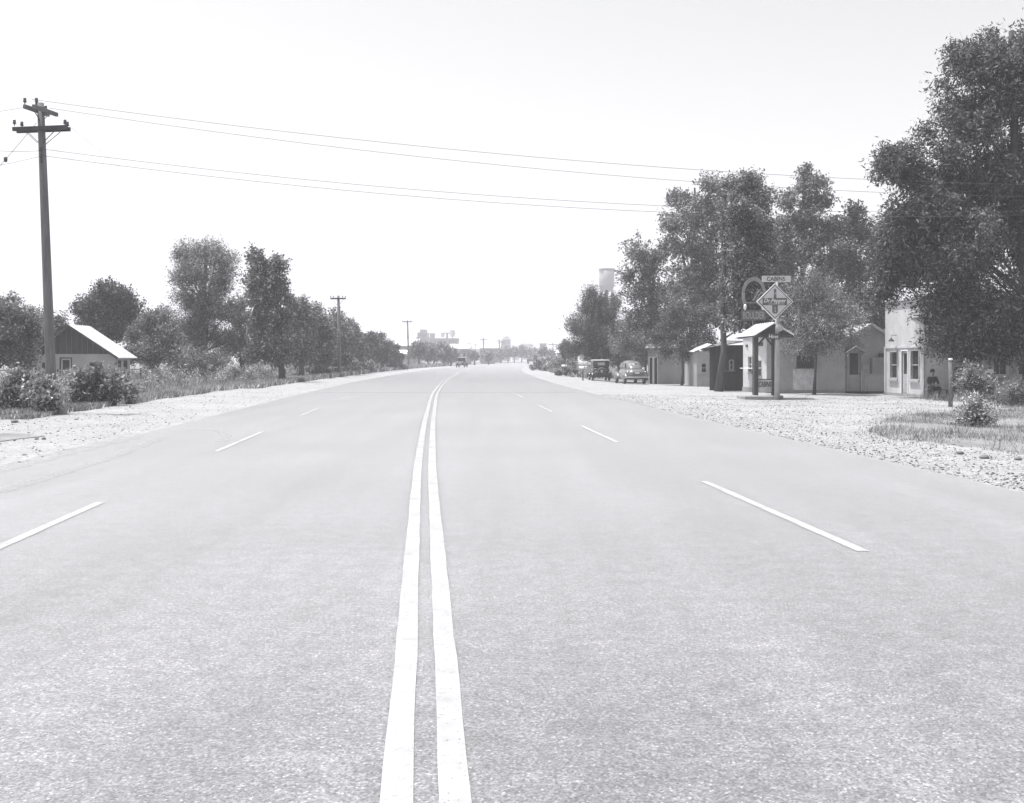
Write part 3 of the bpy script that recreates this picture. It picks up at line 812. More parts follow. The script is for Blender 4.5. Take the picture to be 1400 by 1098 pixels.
def long_cabin():
    Y0 = 80.0; xl = (886 - 700) / F * Y0; xr = (953 - 700) / F * Y0
    root = empty('long_low_cabin', (xl, Y0, gz(xl, Y0)), 'long low grey cabin wall behind the slim tree, right of the parked cars', 'cabin')
    w = W((xl, Y0), (xr, Y0)); zb = -.6; zt = zpx(476, Y0)
    h = [(w.s(888), w.s(892), zb + .35, w.z(890, 489)), (w.s(894.5), w.s(898.5), zb + .35, w.z(890, 489))]
    mb = MB(); w.skin(mb, 0, w.L, zb, zt, h); mb.poly([(xl, Y0, zb), (xl + .85, Y0 + 6, zb), (xl + .85, Y0 + 6, zt), (xl, Y0, zt)]); mb.poly([(xr, Y0, zb), (xr, Y0 + 6, zb), (xr, Y0 + 6, zt), (xr, Y0, zt)])
    w.box(mb, w.s(899.5), w.s(901), .002, .05, zb, zt); mb.build('wall', M_stucg, root)
    for q in h: door(w, root, q, M_dwood, gfrac=.45)
    mb = MB(); mb.slab((xl - .3, Y0 - .5, zt), (xr, Y0 - .5, zt), (xr, Y0 + 3, zt + .35), (xl + .4, Y0 + 3, zt + .35), .07); mb.slab((xl + .4, Y0 + 3.003, zt + .35), (xr, Y0 + 3.003, zt + .35), (xr, Y0 + 6.3, zt), (xl + .7, Y0 + 6.3, zt), .07)
    mb.build('roof', M_roofd, root)
long_cabin()

# ------------------------------------------------------------------ canopy kiosk, signs
def kiosk():
    zg = gz(10.2, 45.6)
    root = empty('canopy_kiosk', (10.2, 45.6, zg), 'small gabled canopy on two dark posts over a concrete island', 'canopy')
    mb = MB(); pr = [(9.25, 45.0), (10.75, 45.0), (10.85, 45.3), (10.85, 46.1), (10.7, 46.4), (9.3, 46.4), (9.15, 46.1), (9.15, 45.3)]
    mb.loft([[(x, y, zg - .1) for x, y in pr], [(x, y, zg + .13) for x, y in pr], [(10 + (x - 10) * .97, 45.7 + (y - 45.7) * .95, zg + .16) for x, y in pr]]); mb.build('island', M_conc, root)
    for x in (9.83, 10.55):
        mb = MB(); mb.box(x - .085, x + .085, 45.62, 45.79, zg + .16, 2.55); mb.build('post', M_dwood, root)
    mb = MB(); x0, xr_, xm = 9.6, 11.15, 10.375; ze, zr = 2.55, 3.03
    corrugated(mb, (x0, 44.8, ze), (x0, 48.5, ze), (xm, 48.5, zr), (xm, 44.8, zr), 9, .05)
    mb.slab((xm + .003, 44.8, zr), (xr_, 44.8, ze), (xr_, 48.5, ze), (xm + .003, 48.5, zr), .05)
    mb.tube([(x0 + .01, 48.5, ze - .03), (x0 - .06, 48.52, ze - .1), (x0 - .1, 48.52, ze - .2)], .03, 6)
    rf = mb.build('roof', M_metalr, root)
    mb = MB(); mb.poly([(x0 + .1, 44.95, ze), (xr_ - .1, 44.95, ze), (xm, 44.95, zr - .06)]); mb.bar((x0, 44.9, ze - .06), (xr_, 44.9, ze - .06), .1, .12); mb.bar((x0 + .1, 44.95, ze - .05), (x0 + .1, 48.4, ze - .05), .08, .1); mb.bar((xr_ - .1, 44.95, ze - .05), (xr_ - .1, 48.4, ze - .05), .08, .1)
    mb.bar((9.92, 45.7, 2.15), (10.2, 45.7, 2.48), .06); mb.bar((10.46, 45.7, 2.15), (10.2, 45.7, 2.48), .06); mb.build('roof_frame', M_dwood, root)
    # painted board between the posts
    r2 = empty('cabins_board', (10.19, 45.7, .4), 'pale board lettered CABINS hung low between the canopy posts', 'sign')
    mb = MB(); za, zb_ = zpx(536, 45.7), zpx(519.5, 45.7); mb.box(9.92, 10.46, 45.68, 45.72, za, zb_); mb.build('board', M_white_wash, r2)
    text_mesh('lettering', 'CABINS', M_signd, r2, (10.19, 45.672, zb_ - .17), .50, .22, shear=.15, bold=.02)
    mb = MB(); mb.box(9.9, 10.48, 45.67, 45.74, zb_ + .003, zb_ + .04); mb.build('rail', M_dwood, r2)
    # hanging small dark sign
    r3 = empty('hanging_sign', U(1056, 460, 45.0), 'small dark sign lettered Hires hanging under the canopy eave', 'sign')
    a, c = U(1050.5, 464, 44.75), U(1066.5, 456, 44.75); mb = MB(); mb.box(a.x, c.x, 44.73, 44.77, a.z, c.z); mb.build('panel', M_signd, r3)
    text_mesh('lettering', 'Hires', M_white, r3, ((a.x + c.x) / 2 - .03, 44.722, (a.z + c.z) / 2), .36, .15, bold=.01)
    mb = MB(); mb.tube([(a.x + .06, 44.75, c.z - .01), (a.x + .06, 44.85, 2.62)], .008, 5); mb.build('hanger', M_dwood, r3); mb = MB(); mb.tube([(c.x - .08, 44.75, c.z - .01), (c.x - .08, 44.85, 2.62)], .008, 5); mb.build('hanger', M_dwood, r3)
kiosk()
def diamond_sign():
    Y = 44.6; B = GP(1062.5, 44.9)
    root = empty('diamond_sign', B, 'diamond soft drink sign on a pale round pole with a CABINS board on top', 'sign')
    zt = zpx(384, 44.9)
    mb = MB(); mb.tube([(B.x, 44.9, B.z - .1), (B.x, 44.9, 1.5), (B.x - .01, 44.9, zt)], [.115, .105, .05], 12); mb.build('pole', M_woodl, root, True)
    c = U(1059.5, 412.5, Y); R_ = 25.0 / F * Y
    def dia(r, y, t_, mat, name, par, lab=None):
        mb = MB(); q = [(c.x, c.z + r), (c.x - r, c.z), (c.x, c.z - r), (c.x + r, c.z)]
        mb.loft([[(x, y, z) for x, z in q], [(x, y + t_, z) for x, z in q]]); return mb.build(name, mat, par, label=lab)
    pn = dia(R_, Y, .09, M_white, 'panel', root)
    dia(R_ - .045, Y - .006, .004, M_signd, 'dark_border', pn)
    fc = dia(R_ - .09, Y - .012, .004, M_signw, 'face', pn)
    # bottle shape and band
    mb = MB(); y = Y - .018
    q = [(-.035, .50), (.035, .50), (.05, .44), (.05, .2), (.11, -.12), (.115, -.40), (.06, -.47), (-.06, -.47), (-.115, -.40), (-.11, -.12), (-.05, .2), (-.05, .44)]
    mb.loft([[(c.x + a, y, c.z + b_) for a, b_ in q], [(c.x + a, y + .004, c.z + b_) for a, b_ in q]]); mb.build('bottle_emblem', M_band, fc)
    mb = MB(); mb.box(c.x - .49, c.x + .47, Y - .024, Y - .0195, c.z - .14, c.z + .14); mb.build('band', M_band, fc)
    mb = MB()
    for a in ((c.z + .125, c.z + .14), (c.z - .14, c.z - .125)): mb.box(c.x - .49, c.x + .47, Y - .028, Y - .0245, a[0], a[1])
    mb.box(c.x - .49, c.x - .475, Y - .028, Y - .0245, c.z - .124, c.z + .124); mb.box(c.x + .455, c.x + .47, Y - .028, Y - .0245, c.z - .124, c.z + .124); mb.build('band_border', M_signd, fc)
    text_mesh('lettering', 'Dr.Pepper', M_white, fc, (c.x, Y - .030, c.z + .02), .88, .20, shear=.3, bold=.01)
    mb = MB(); mb.box(c.x - .25, c.x + .36, Y - .034, Y - .027, c.z - .10, c.z - .085); mb.build('underline', M_white, fc)
    for s_, dz in (('10', .33), ('2', -.25), ('4', -.37)): text_mesh('numeral', s_, M_signw, fc, (c.x, Y - .022, c.z + dz), .05 * len(s_), .09)
    a, e = U(1042, 385.5, Y), U(1081, 377, Y)
    mb = MB(); mb.box(a.x, e.x, Y, Y + .05, a.z, e.z); tb = mb.build('top_board', M_signw, root)
    text_mesh('lettering', 'CABINS', M_signd, tb, ((a.x + e.x) / 2 - .02, Y - .006, (a.z + e.z) / 2), .72, .16, bold=.015)
    mb = MB(); p = U(1064, 448.5, 44.6); mb.lathe((p.x, 44.45, p.z), [(.05, .3), (.09, .2), (.15, .02), (.15, -.02), (.05, -.05)], 14, 'Y'); mb.build('floodlight', M_woodl, root, True)
diamond_sign()
def horseshoe_sign():
    Y = 50.0; B = GP(1031, Y)
    root = empty('horseshoe_sign', B, 'dim oval arch sign lettered BOULDER rising behind the canopy roof', 'sign')
    mb = MB(); mb.tube([(B.x, Y + .08, B.z - .1), (B.x, Y + .08, zpx(430, Y))], .06, 8); mb.build('pole', M_dwood, root, True)
    c = U(1031, 403, Y); rx, rz = 16.5 / F * Y, 24.5 / F * Y
    def ring(rin, th0, th1, y, t_):
        mb = MB(); n = 28
        for i in range(n):
            t0, t1 = th0 + (th1 - th0) * i / n, th0 + (th1 - th0) * (i + 1) / n
            P = lambda r, th, yy: Vector((c.x + rx * r * math.cos(th), yy, c.z + rz * r * math.sin(th)))
            mb.hexa([P(rin, t0, y), P(1, t0, y), P(1, t0, y + t_), P(rin, t0, y + t_), P(rin, t1, y), P(1, t1, y), P(1, t1, y + t_), P(rin, t1, y + t_)])
        return mb
    ring(.78, math.radians(-38), math.radians(218), Y, .05).build('arch', M_signg, root)
    mb = MB(); mb.bar(U(1030, 411, Y), U(1037, 399, Y), .05, .05); mb.bar(U(1034, 411, Y), U(1041, 399, Y), .05, .05); mb.bar(U(1016, 414, Y + .02), U(1046, 414, Y + .02), .06, .04); mb.build('lattice', M_signg, root)
    a, e = U(1014, 438, Y), U(1047, 424, Y)
    mb = MB(); mb.box(a.x, e.x, Y - .03, Y - .002, a.z, e.z); pn = mb.build('name_panel', M_band, root)
    text_mesh('lettering', 'BOULDER', M_stucg, pn, ((a.x + e.x) / 2, Y - .036, (a.z + e.z) / 2), .95, .32, bold=.01)
    for px in (1018.5, 1043):
        p = U(px, 420, Y); mb = MB(); mb.lathe((p.x, Y - .04, p.z), [(.03, -.13), (.07, -.06), (.07, .06), (.03, .13)], 10); mb.build('arch_end_glint', M_white, root, True)  # white end pieces painted in for highlights on the arch tips
horseshoe_sign()

# sheltering post with white cap by the shop, mailboxes
def short_post():
    Y = 37.8; B = GP(1299.5, Y)
    root = empty('wooden_post', B, 'thick weathered post with pale cap standing before the shop', 'post')
    mb = MB(); mb.tube([B - Vector((0, 0, .1)), B + Vector((.01, 0, .8)), (B.x, Y, 1.53)], [.074, .068, .066], 10); mb.build('shaft', M_wood, root, True)
    mb = MB(); mb.tube([(B.x, Y, 1.533), (B.x, Y, 1.6)], [.078, .066], 10); mb.build('cap', M_white, root, True)
short_post()
def mailbox(px, Y, topy, label, s_=1.0):
    B = GP(px, Y); zt = zpx(topy, Y)
    root = empty('mailbox', B, label, 'mailbox', 'mailboxes by the road')
    mb = MB(); mb.bar((B.x, Y, B.z - .1), (B.x, Y, zt - .24), .1); mb.bar((B.x - .3, Y, zt - .26), (B.x + .3, Y, zt - .26), .14, .04); mb.build('post', M_wood, root)
    mb = MB(); n = 10; pr = [(-.12, 0), (.12, 0)] + [(.12 * math.cos(math.pi * k / n), .1 + .12 * math.sin(math.pi * k / n)) for k in range(n + 1)]
    mb.loft([[(B.x - .27, Y + a, zt - .238 + b_) for a, b_ in pr], [(B.x + .27, Y + a, zt - .238 + b_) for a, b_ in pr]]); bx = mb.build('box', M_metalr, root, True)
    mb = MB(); mb.box(B.x + .1, B.x + .13, Y - .14, Y - .125, zt - .2, zt + .02); mb.build('flag', M_signd, bx)
mailbox(771.5, 112, 498.5, 'pale topped mailbox beside the weedy mound near the big conical tree')
mailbox(797, 84, 500.5, 'pale topped mailbox on a thin post left of the old boxy car')
mailbox(404, 92, 507, 'mailbox on a short post by the left roadside weeds')

# ------------------------------------------------------------------ left house
def left_house():
    Y0 = 70.4; Yb = 73.2
    P = lambda px, py: U(px, py, Y0)
    xl, xr = P(42, 0).x, P(157, 0).x; xa = P(97, 0).x
    root = empty('small_house', (xa, Y0, gz(xa, Y0)), 'small stuccoed house with dark board gable and bright tin roof at left', 'house')
    zb = -.6; ze = zpx(484, Y0); zr = zpx(445, Y0)
    w = W((xl, Y0), (xr, Y0))
    hd = (w.s(83), w.s(97), zb + .35, w.z(90, 490)); h1 = (w.s(58), w.s(69), w.z(60, 511), w.z(60, 496)); h2 = (w.s(123), w.s(139), w.z(130, 507), w.z(130, 496))
    mb = MB(); w.skin(mb, 0, w.L, zb, ze, [hd, h1, h2])
    ws = W((xr, Y0), (xr, Yb)); hs1 = (.55, 1.05, .75, 1.45); hs2 = (1.6, 2.2, .75, 1.45); ws.skin(mb, 0, ws.L, zb, ze, [hs1, hs2]); mb.poly([(xl, Y0, zb), (xl, Yb, zb), (xl, Yb, ze), (xl, Y0, ze)]); mb.poly([(xl, Yb, zb), (xr, Yb, zb), (xr, Yb, ze), (xl, Yb, ze)])
    mb.build('wall', M_stucco, root)
    door(w, root, hd, M_white, gfrac=.6, frame=M_dwood, label='pale door with tall glass panes'); window(w, root, h1, frame=M_dwood, bars=(2, 2)); window(w, root, h2, frame=M_dwood, bars=(2, 1)); window(ws, root, hs1, frame=M_dwood); window(ws, root, hs2, frame=M_dwood)
    mb = MB(); mb.poly([(xl, Y0 - .02, ze), (xr, Y0 - .02, ze), (xa, Y0 - .02, zr)]); mb.build('gable', M_dwood, root); mb = MB(); mb.poly([(xl, Yb, ze), (xr, Yb, ze), (xa, Yb, zr)]); mb.build('gable', M_dwood, root)
    k = xl + .25
    while k < xr - .2:
        hgt = ze + (zr - ze) * (1 - abs(k - xa) / ((xr - xa) if k > xa else (xa - xl))) - .06
        mb = MB(); mb.box(k - .025, k + .025, Y0 - .05, Y0 - .024, ze + .02, hgt); k += .33; mb.build('batten', M_wood, root)
    e = .35; dzl = e * (zr - ze) / (xa - xl); dzr = e * (zr - ze) / (xr - xa); mb = MB()
    corrugated(mb, (xr + e, Y0 - .5, ze - dzr), (xr + e, Yb + .4, ze - dzr), (xa, Yb + .4, zr + .04), (xa, Y0 - .5, zr + .04), 11, .05)
    mb.slab((xl - e, Y0 - .5, ze - dzl), (xa - .003, Y0 - .5, zr + .04), (xa - .003, Yb + .4, zr + .04), (xl - e, Yb + .4, ze - dzl), .05)
    rf = mb.build('roof', M_metalr, root)
    mb = MB(); mb.bar((xl - e, Y0 - .52, ze - dzl - .04), (xa, Y0 - .52, zr - .02), .04, .14); mb.bar((xr + e, Y0 - .52, ze - dzr - .04), (xa, Y0 - .52, zr - .02), .04, .14); mb.build('bargeboard', M_dwood, rf)
    for px0, px1 in ((50, 66), (88, 97)):
        mb = MB(); a, b_ = U(px0, 524, Y0 - 1.2), U(px1, 512, Y0 - .2); mb.bar(a, b_, .06); mb.build('stair_rail', M_dwood, root)
left_house()
# ------------------------------------------------------------------ utility poles and wires
def insulator(mb, p, s_=1.0):
    mb.tube([p, p + Vector((0, 0, .07 * s_))], .015 * s_, 6); mb.lathe(p + Vector((0, 0, .06 * s_)), [(.045 * s_, 0), (.055 * s_, .03 * s_), (.035 * s_, .06 * s_), (.05 * s_, .09 * s_), (.03 * s_, .13 * s_)], 10)
def near_pole():
    Y = 33.0
    base = U(71.5, 564, Y); base.z = gz(base.x, Y); top = U(55.5, 141, Y)
    root = empty('utility_pole', base, 'tall leaning utility pole with two crossarms beside the left house', 'utility pole', 'utility poles along the left of the road')
    at = lambda py: base + (top - base) * ((564 - py) / (564 - 141))
    mb = MB(); mb.tube([base - Vector((0, 0, .2)), at(500), at(400), at(300), at(200), top], [.15, .145, .13, .12, .105, .095], 14); mb.build('shaft', M_wood, root, True)
    c = at(176.5); hl = 36.5 / F * Y
    mb = MB()
    for dy in (-.14, .14): mb.bar(c + Vector((-hl, dy, -.03 if dy < 0 else -.035)), c + Vector((hl, dy, .03 if dy < 0 else .025)), .09, .11)
    ar = mb.build('crossarm', M_dwood, root)
    mb = MB()
    for s_ in (-1, 1):
        for dy in (-.15, .15): mb.bar(c + Vector((s_ * .48, dy * 1.1, -.05)), c + Vector((s_ * .08, dy * .7, -.42)), .03, .012)
    mb.build('brace', M_dwood, root)
    for sx, dy in ((-.92, -.14), (-.80, .14), (.93, -.14), (.88, .14)):
        mb = MB(); insulator(mb, c + Vector((hl / .98 * sx, dy, .06))); mb.build('insulator', M_ins, ar, True)
    # upper arm runs towards the viewer
    c2 = at(151); d = Vector((-.30, -1.0, 0)).normalized(); 
    mb = MB(); n_ = Vector((-d.y, d.x, 0)) * .13
    d = Vector((.30, .95, 0)); a2 = U(39.5, 145.5, Y - .75); b2 = U(72, 157, Y + .75)
    n_ = (b2 - a2).cross(Vector((0, 0, 1))).normalized() * .13
    for s_ in (-1, 1): mb.bar(a2 + n_ * s_, b2 + n_ * s_, .085, .11)
    ar2 = mb.build('upper_crossarm', M_wood, root)
    for q in (a2 - n_ * .9, a2 + n_ * .9 + Vector((.1, 0, 0)), b2 - (b2 - a2) * .12 - n_, (a2 + b2) / 2 - n_ * 1.0):
        mb = MB(); insulator(mb, q + Vector((0, 0, .055))); mb.build('insulator', M_ins, ar2, True)
    mb = MB()
    for s_ in (-1, 1): mb.bar(c2 + (b2 - a2) * .3 * s_ + Vector((0, 0, -.06)), at(168), .025, .01)
    mb.build('brace', M_dwood, root)
    for py in (205, 214, 221):
        p = at(py) + Vector((-.0, -.13, 0)); mb = MB(); mb.lathe(p, [(.02, -.05), (.05, -.04), (.03, 0), (.05, .04), (.02, .05)], 10); mb.build('spool_insulator', M_ins, root, True)
    return c, hl, a2, b2, at
pc, phl, pa2, pb2, pat = near_pole()
def far_pole(px, Y, basez_py, topy, halfpx, label, double=False, crossy=None):
    B = GP(px, Y); B.z = min(B.z, B.z); zt = zpx(topy, Y)
    root = empty('utility_pole', B, label, 'utility pole', 'utility poles along the left of the road')
    lean = -2.0 / F * Y
    T = Vector((B.x + lean, Y, zt)); mb = MB(); mb.tube([B - Vector((0, 0, .3)), B.lerp(T, .5), T], [.17, .15, .11], 10); mb.build('shaft', M_wood, root, True)
    hl = halfpx / F * Y; zc = zt - .25
    mb = MB(); mb.bar((T.x - hl, Y - .15, zc), (T.x + hl, Y - .15, zc), .1, .13); ar = mb.build('crossarm', M_dwood, root)
    mb = MB(); 
    for s_ in (-1, 1): mb.bar((T.x + s_ * .55, Y - .2, zc - .04), (T.x + s_ * .06, Y - .17, zc - .6), .04, .02)
    mb.build('brace', M_dwood, root)
    for s_ in (-.95, -.6, .6, .95):
        mb = MB(); insulator(mb, Vector((T.x + hl * s_, Y - .15, zc + .06)), .9); mb.build('insulator', M_ins, ar, True)
    return Vector((T.x, Y - .15, zc + .12)), hl
p2, hl2 = far_pole(464.5, 100, 512, 404.5, 10.5, 'second utility pole, darker, before the left trees')
p3, hl3 = far_pole(559, 190, 500, 438, 7, 'third utility pole, far away above the left shrubs')
def wire(name, a, b_, sag, label, r=.007, group='overhead wires', n=24):
    mb = MB(); a, b_ = Vector(a), Vector(b_)
    pts = [a.lerp(b_, i / n) - Vector((0, 0, 4 * sag * (i / n) * (1 - i / n))) for i in range(n + 1)]
    mb.tube(pts, r, 5); o = mb.build(name, M_wire, None, True); tag(o, label, 'wire', group)
def fitwire(a, bpx, bY, mid, label, r):
    b_ = U(bpx[0], bpx[1], bY); lo, hi = -1, 8
    for _ in range(30):
        s_ = (lo + hi) / 2; best = None
        for i in range(200):
            t_ = i / 199; p = a.lerp(b_, t_) - Vector((0, 0, 4 * s_ * t_ * (1 - t_))); x = 700 + p.x / p.y * F
            if x >= mid[0]: best = HZ - (p.z - EYE) / p.y * F; break
        if best < mid[1]: lo = s_
        else: hi = s_
    wire('overhead_wire', a, b_, s_, label, r)
xw = 'wires crossing over the road'
fitwire(pa2 + Vector((.08, 0, .2)), (1500, 254), 40, (700, 212.5), 'topmost overhead wire crossing the road from the pole', .0065)
fitwire(pb2 + Vector((-.1, 0, .2)), (1500, 270), 41.5, (700, 227.5), 'second overhead wire crossing the road from the pole', .0065)
fitwire(pat(205) + Vector((.05, -.15, 0)), (1500, 286), 40, (700, 270), 'third overhead wire crossing the road from the pole', .0065)
fitwire(pat(214) + Vector((.05, -.15, 0)), (1500, 290), 40.5, (700, 279), 'lowest overhead wire crossing the road from the pole', .0065)
for i, (sx, s2) in enumerate(((-.92, -.95), (-.8, -.6), (.88, .6), (.93, .95))):
    wire('span_wire', pc + Vector((phl * sx, 0, .18)), p2 + Vector((hl2 * s2, 0, .15)), 1.3, ['outer left', 'inner left', 'inner right', 'outer right'][i] + ' wire from the near pole to the second pole', .0022, 'wires along the poles')
    wire('span_wire', p2 + Vector((hl2 * s2, 0, .15)), p3 + Vector((hl3 * s2, 0, .15)), 1.5, ['outer left', 'inner left', 'inner right', 'outer right'][i] + ' wire from the second pole to the third pole', .003, 'wires along the poles')
ga, gb_ = U(50, 168, 33), U(-60, 292, 31)
wire('guy_wire', ga, gb_, .05, 'guy wire running down left from the near pole', .008)
wire('service_wire', pat(206), U(-200, 165, 27), .25, 'upper service wire leaving the near pole to the left', .006)
wire('service_wire', pat(213), U(-200, 250, 36), .15, 'lower service wire leaving the near pole to the left', .006)
wire('service_wire', pa2, U(-200, 158, 26), .15, 'top service wire leaving the pole tip to the left', .005)
mb = MB(); p = ga.lerp(gb_, .40) - Vector((0, 0, .05 * 4 * .4 * .6)); mb.lathe(p, [(.02, -.08), (.05, -.05), (.055, .05), (.02, .08)], 10); o = mb.build('strain_insulator', M_ins, None, True); tag(o, 'dark strain insulator on the guy wire left of the near pole', 'insulator')

# ------------------------------------------------------------------ fences left
def fence(px0, Y0, px1, Y1, n, label, top=1.0):
    A, B = GP(px0, Y0), GP(px1, Y1)
    root = empty('rail_fence', A, label, 'fence')
    P = []
    for i in range(n + 1):
        p = A.lerp(B, i / n); p.z = gz(p.x, p.y); P.append(p); mb = MB(); mb.tube([p - Vector((0, 0, .1)), p + Vector((random.uniform(-.04, .04), 0, top + .08))], [.06, .05], 7); mb.build('post', M_dwood, root)
    mb = MB()
    for i in range(n): mb.bar(P[i] + Vector((0, -.07, top)), P[i + 1] + Vector((0, -.07, top)), .03, .07)
    mb.build('top_rail', M_woodl, root)
    mb = MB()
    for i in range(n):
        for z in (.3, .6): mb.tube([P[i] + Vector((0, -.06, z)), P[i + 1] + Vector((0, -.06, z))], .01, 4)
    mb.build('wire_strand', M_wire, root)
fence(-30, 60, 258, 68, 12, 'long low fence with pale top rail running past the small house', 1.1)
fence(310, 85, 470, 104, 9, 'low wire fence with pale rail in front of the left tree row', .8)

# ------------------------------------------------------------------ vehicles (built at origin, nose towards +Y)
def wheel(mb_t, mb_h, x, y, r, w=.15):
    n = 18
    prof = [(r * .55, -w / 2), (r * .9, -w / 2), (r, -w / 2 + .03), (r, w / 2 - .03), (r * .9, w / 2), (r * .55, w / 2)]
    mb_t.lathe((x, y, r), prof, n, 'X')
    mb_h.lathe((x, y, r), [(r * .53, -w / 2 - .005), (r * .3, -w / 2 - .03), (r * .3, w / 2 + .03), (r * .53, w / 2 + .005)], n, 'X')
def superring(hw, z0, z1, y, p=3.0, n=20, taper=1.0):
    out_ = []
    for k in range(n):
        th = 2 * math.pi * k / n; c, s_ = math.cos(th), math.sin(th)
        x = math.copysign(abs(c) ** (2 / p), c); z = math.copysign(abs(s_) ** (2 / p), s_)
        wz = 1 + (taper - 1) * (z + 1) / 2
        out_.append((x * hw * wz, y, (z0 + z1) / 2 + z * (z1 - z0) / 2))
    return out_
def box_car(label, loc, rz, s_=1.0):
    root = empty('old_box_car', (0, 0, 0), label, 'car')
    mb = MB(); mb.loft([superring(.62, .42, 1.12, -1.45, 5), superring(.70, .38, 1.18, -1.3, 6), superring(.72, .38, 1.2, -.2, 6), superring(.70, .38, 1.2, .45, 6), superring(.46, .42, 1.12, .75, 5), superring(.34, .45, 1.10, 1.5, 5), superring(.33, .5, 1.08, 1.56, 5)])
    body = mb.build('body', M_blackpaint, root, True)
    mb = MB()   # cabin: pillars and panels around real openings
    mb.loft([superring(.66, 1.15, 1.78, -1.32, 9), superring(.70, 1.15, 1.80, -1.1, 9), superring(.70, 1.15, 1.80, .35, 9), superring(.68, 1.15, 1.76, .45, 9)]); mb.build('cabin', M_blackpaint, root, True)
    mb = MB(); mb.loft([superring(.66, 1.76, 1.84, -1.38, 3), superring(.74, 1.76, 1.87, -1.2, 3), superring(.74, 1.76, 1.87, .35, 3), superring(.68, 1.76, 1.83, .6, 3)]); mb.build('roof', M_topcloth, root, True)
    for (x0, x1, y0, y1) in ((-.30, .30, -1.335, -1.30),): 
        mb = MB(); mb.box(x0, x1, y0, y1, 1.38, 1.62); mb.build('rear_window', M_curtain, root)
    for sx in (-1, 1):
        for y0, y1 in ((-1.1, -.45), (-.35, .3)):
            mb = MB(); x = sx * .703; mb.box(min(x, x - sx * .02), max(x, x - sx * .02) + 0, y0, y1, 1.28, 1.66); mb.build('side_window', M_glass, root)
    mb = MB(); mb.box(-.55, .55, .448, .47, 1.25, 1.66); mb.build('windscreen', M_glass, root)
    for sx in (-1, 1):
        for yc, L in ((-1.0, .5), (1.25, .52)):
            mb = MB(); rings = []
            for k in range(11):
                th = math.pi * (k / 10) * .95 + .05; y = yc - math.cos(th) * L; z = .36 + math.sin(th) * .46
                rings.append([(sx * (.58), y, z), (sx * .86, y, z - .03), (sx * .87, y, z - .08), (sx * .58, y, z - .05)])
            mb.loft(rings); mb.build('fender', M_blackpaint, root, True)
        mb = MB(); mb.box(sx * .74 - .12, sx * .74 + .12, -.5, .75, .36, .40); mb.build('running_board', M_blackpaint, root)
        mb = MB(); mb.lathe((sx * .42, 1.62, .98), [(.05, -.12), (.12, 0), (.125, .04), (.11, .05)], 14, 'Y'); mb.build('headlight', M_chrome, root, True)
        mb = MB(); mb.lathe((sx * .62, -1.52, .74), [(.05, .04), (.05, -.02), (.03, -.04)], 10, 'Y'); mb.build('tail_light', M_signg, root, True)
    for sx in (-1, 1):
        for y in (-1.0, 1.3):
            t_, h_ = MB(), MB(); wheel(t_, h_, sx * .72, y, .37, .13); w_ = t_.build('wheel', M_tyre, root, True); h_.build('hub', M_woodl, w_, True)
    t_ = MB(); t_.lathe((0, -1.58, .88), [(.2, -.07), (.34, -.06), (.36, 0), (.34, .06), (.2, .07)], 20, 'Y'); sp_ = t_.build('spare_wheel', M_tyre, root, True)
    t_ = MB(); t_.lathe((0, -1.64, .88), [(.19, .02), (.09, -.03), (.02, -.04)], 16, 'Y'); t_.build('hub', M_woodl, sp_, True)
    mb = MB(); mb.box(-.60, -.32, -1.60, -1.58, .78, .90); mb.build('number_plate', M_woodl, root)
    mb = MB(); mb.bar((-.78, -1.72, .52), (.78, -1.72, .52), .03, .09); mb.bar((-.5, -1.7, .5), (-.5, -1.4, .5), .05); mb.bar((.5, -1.7, .5), (.5, -1.4, .5), .05); mb.build('bumper', M_blackpaint, root)
    mb = MB(); mb.box(-.3, .3, 1.565, 1.60, .58, 1.08); mb.build('radiator', M_chrome, root)
    root.location = loc; root.rotation_euler = (0, 0, rz); root.scale = (s_, s_, s_)
    return root
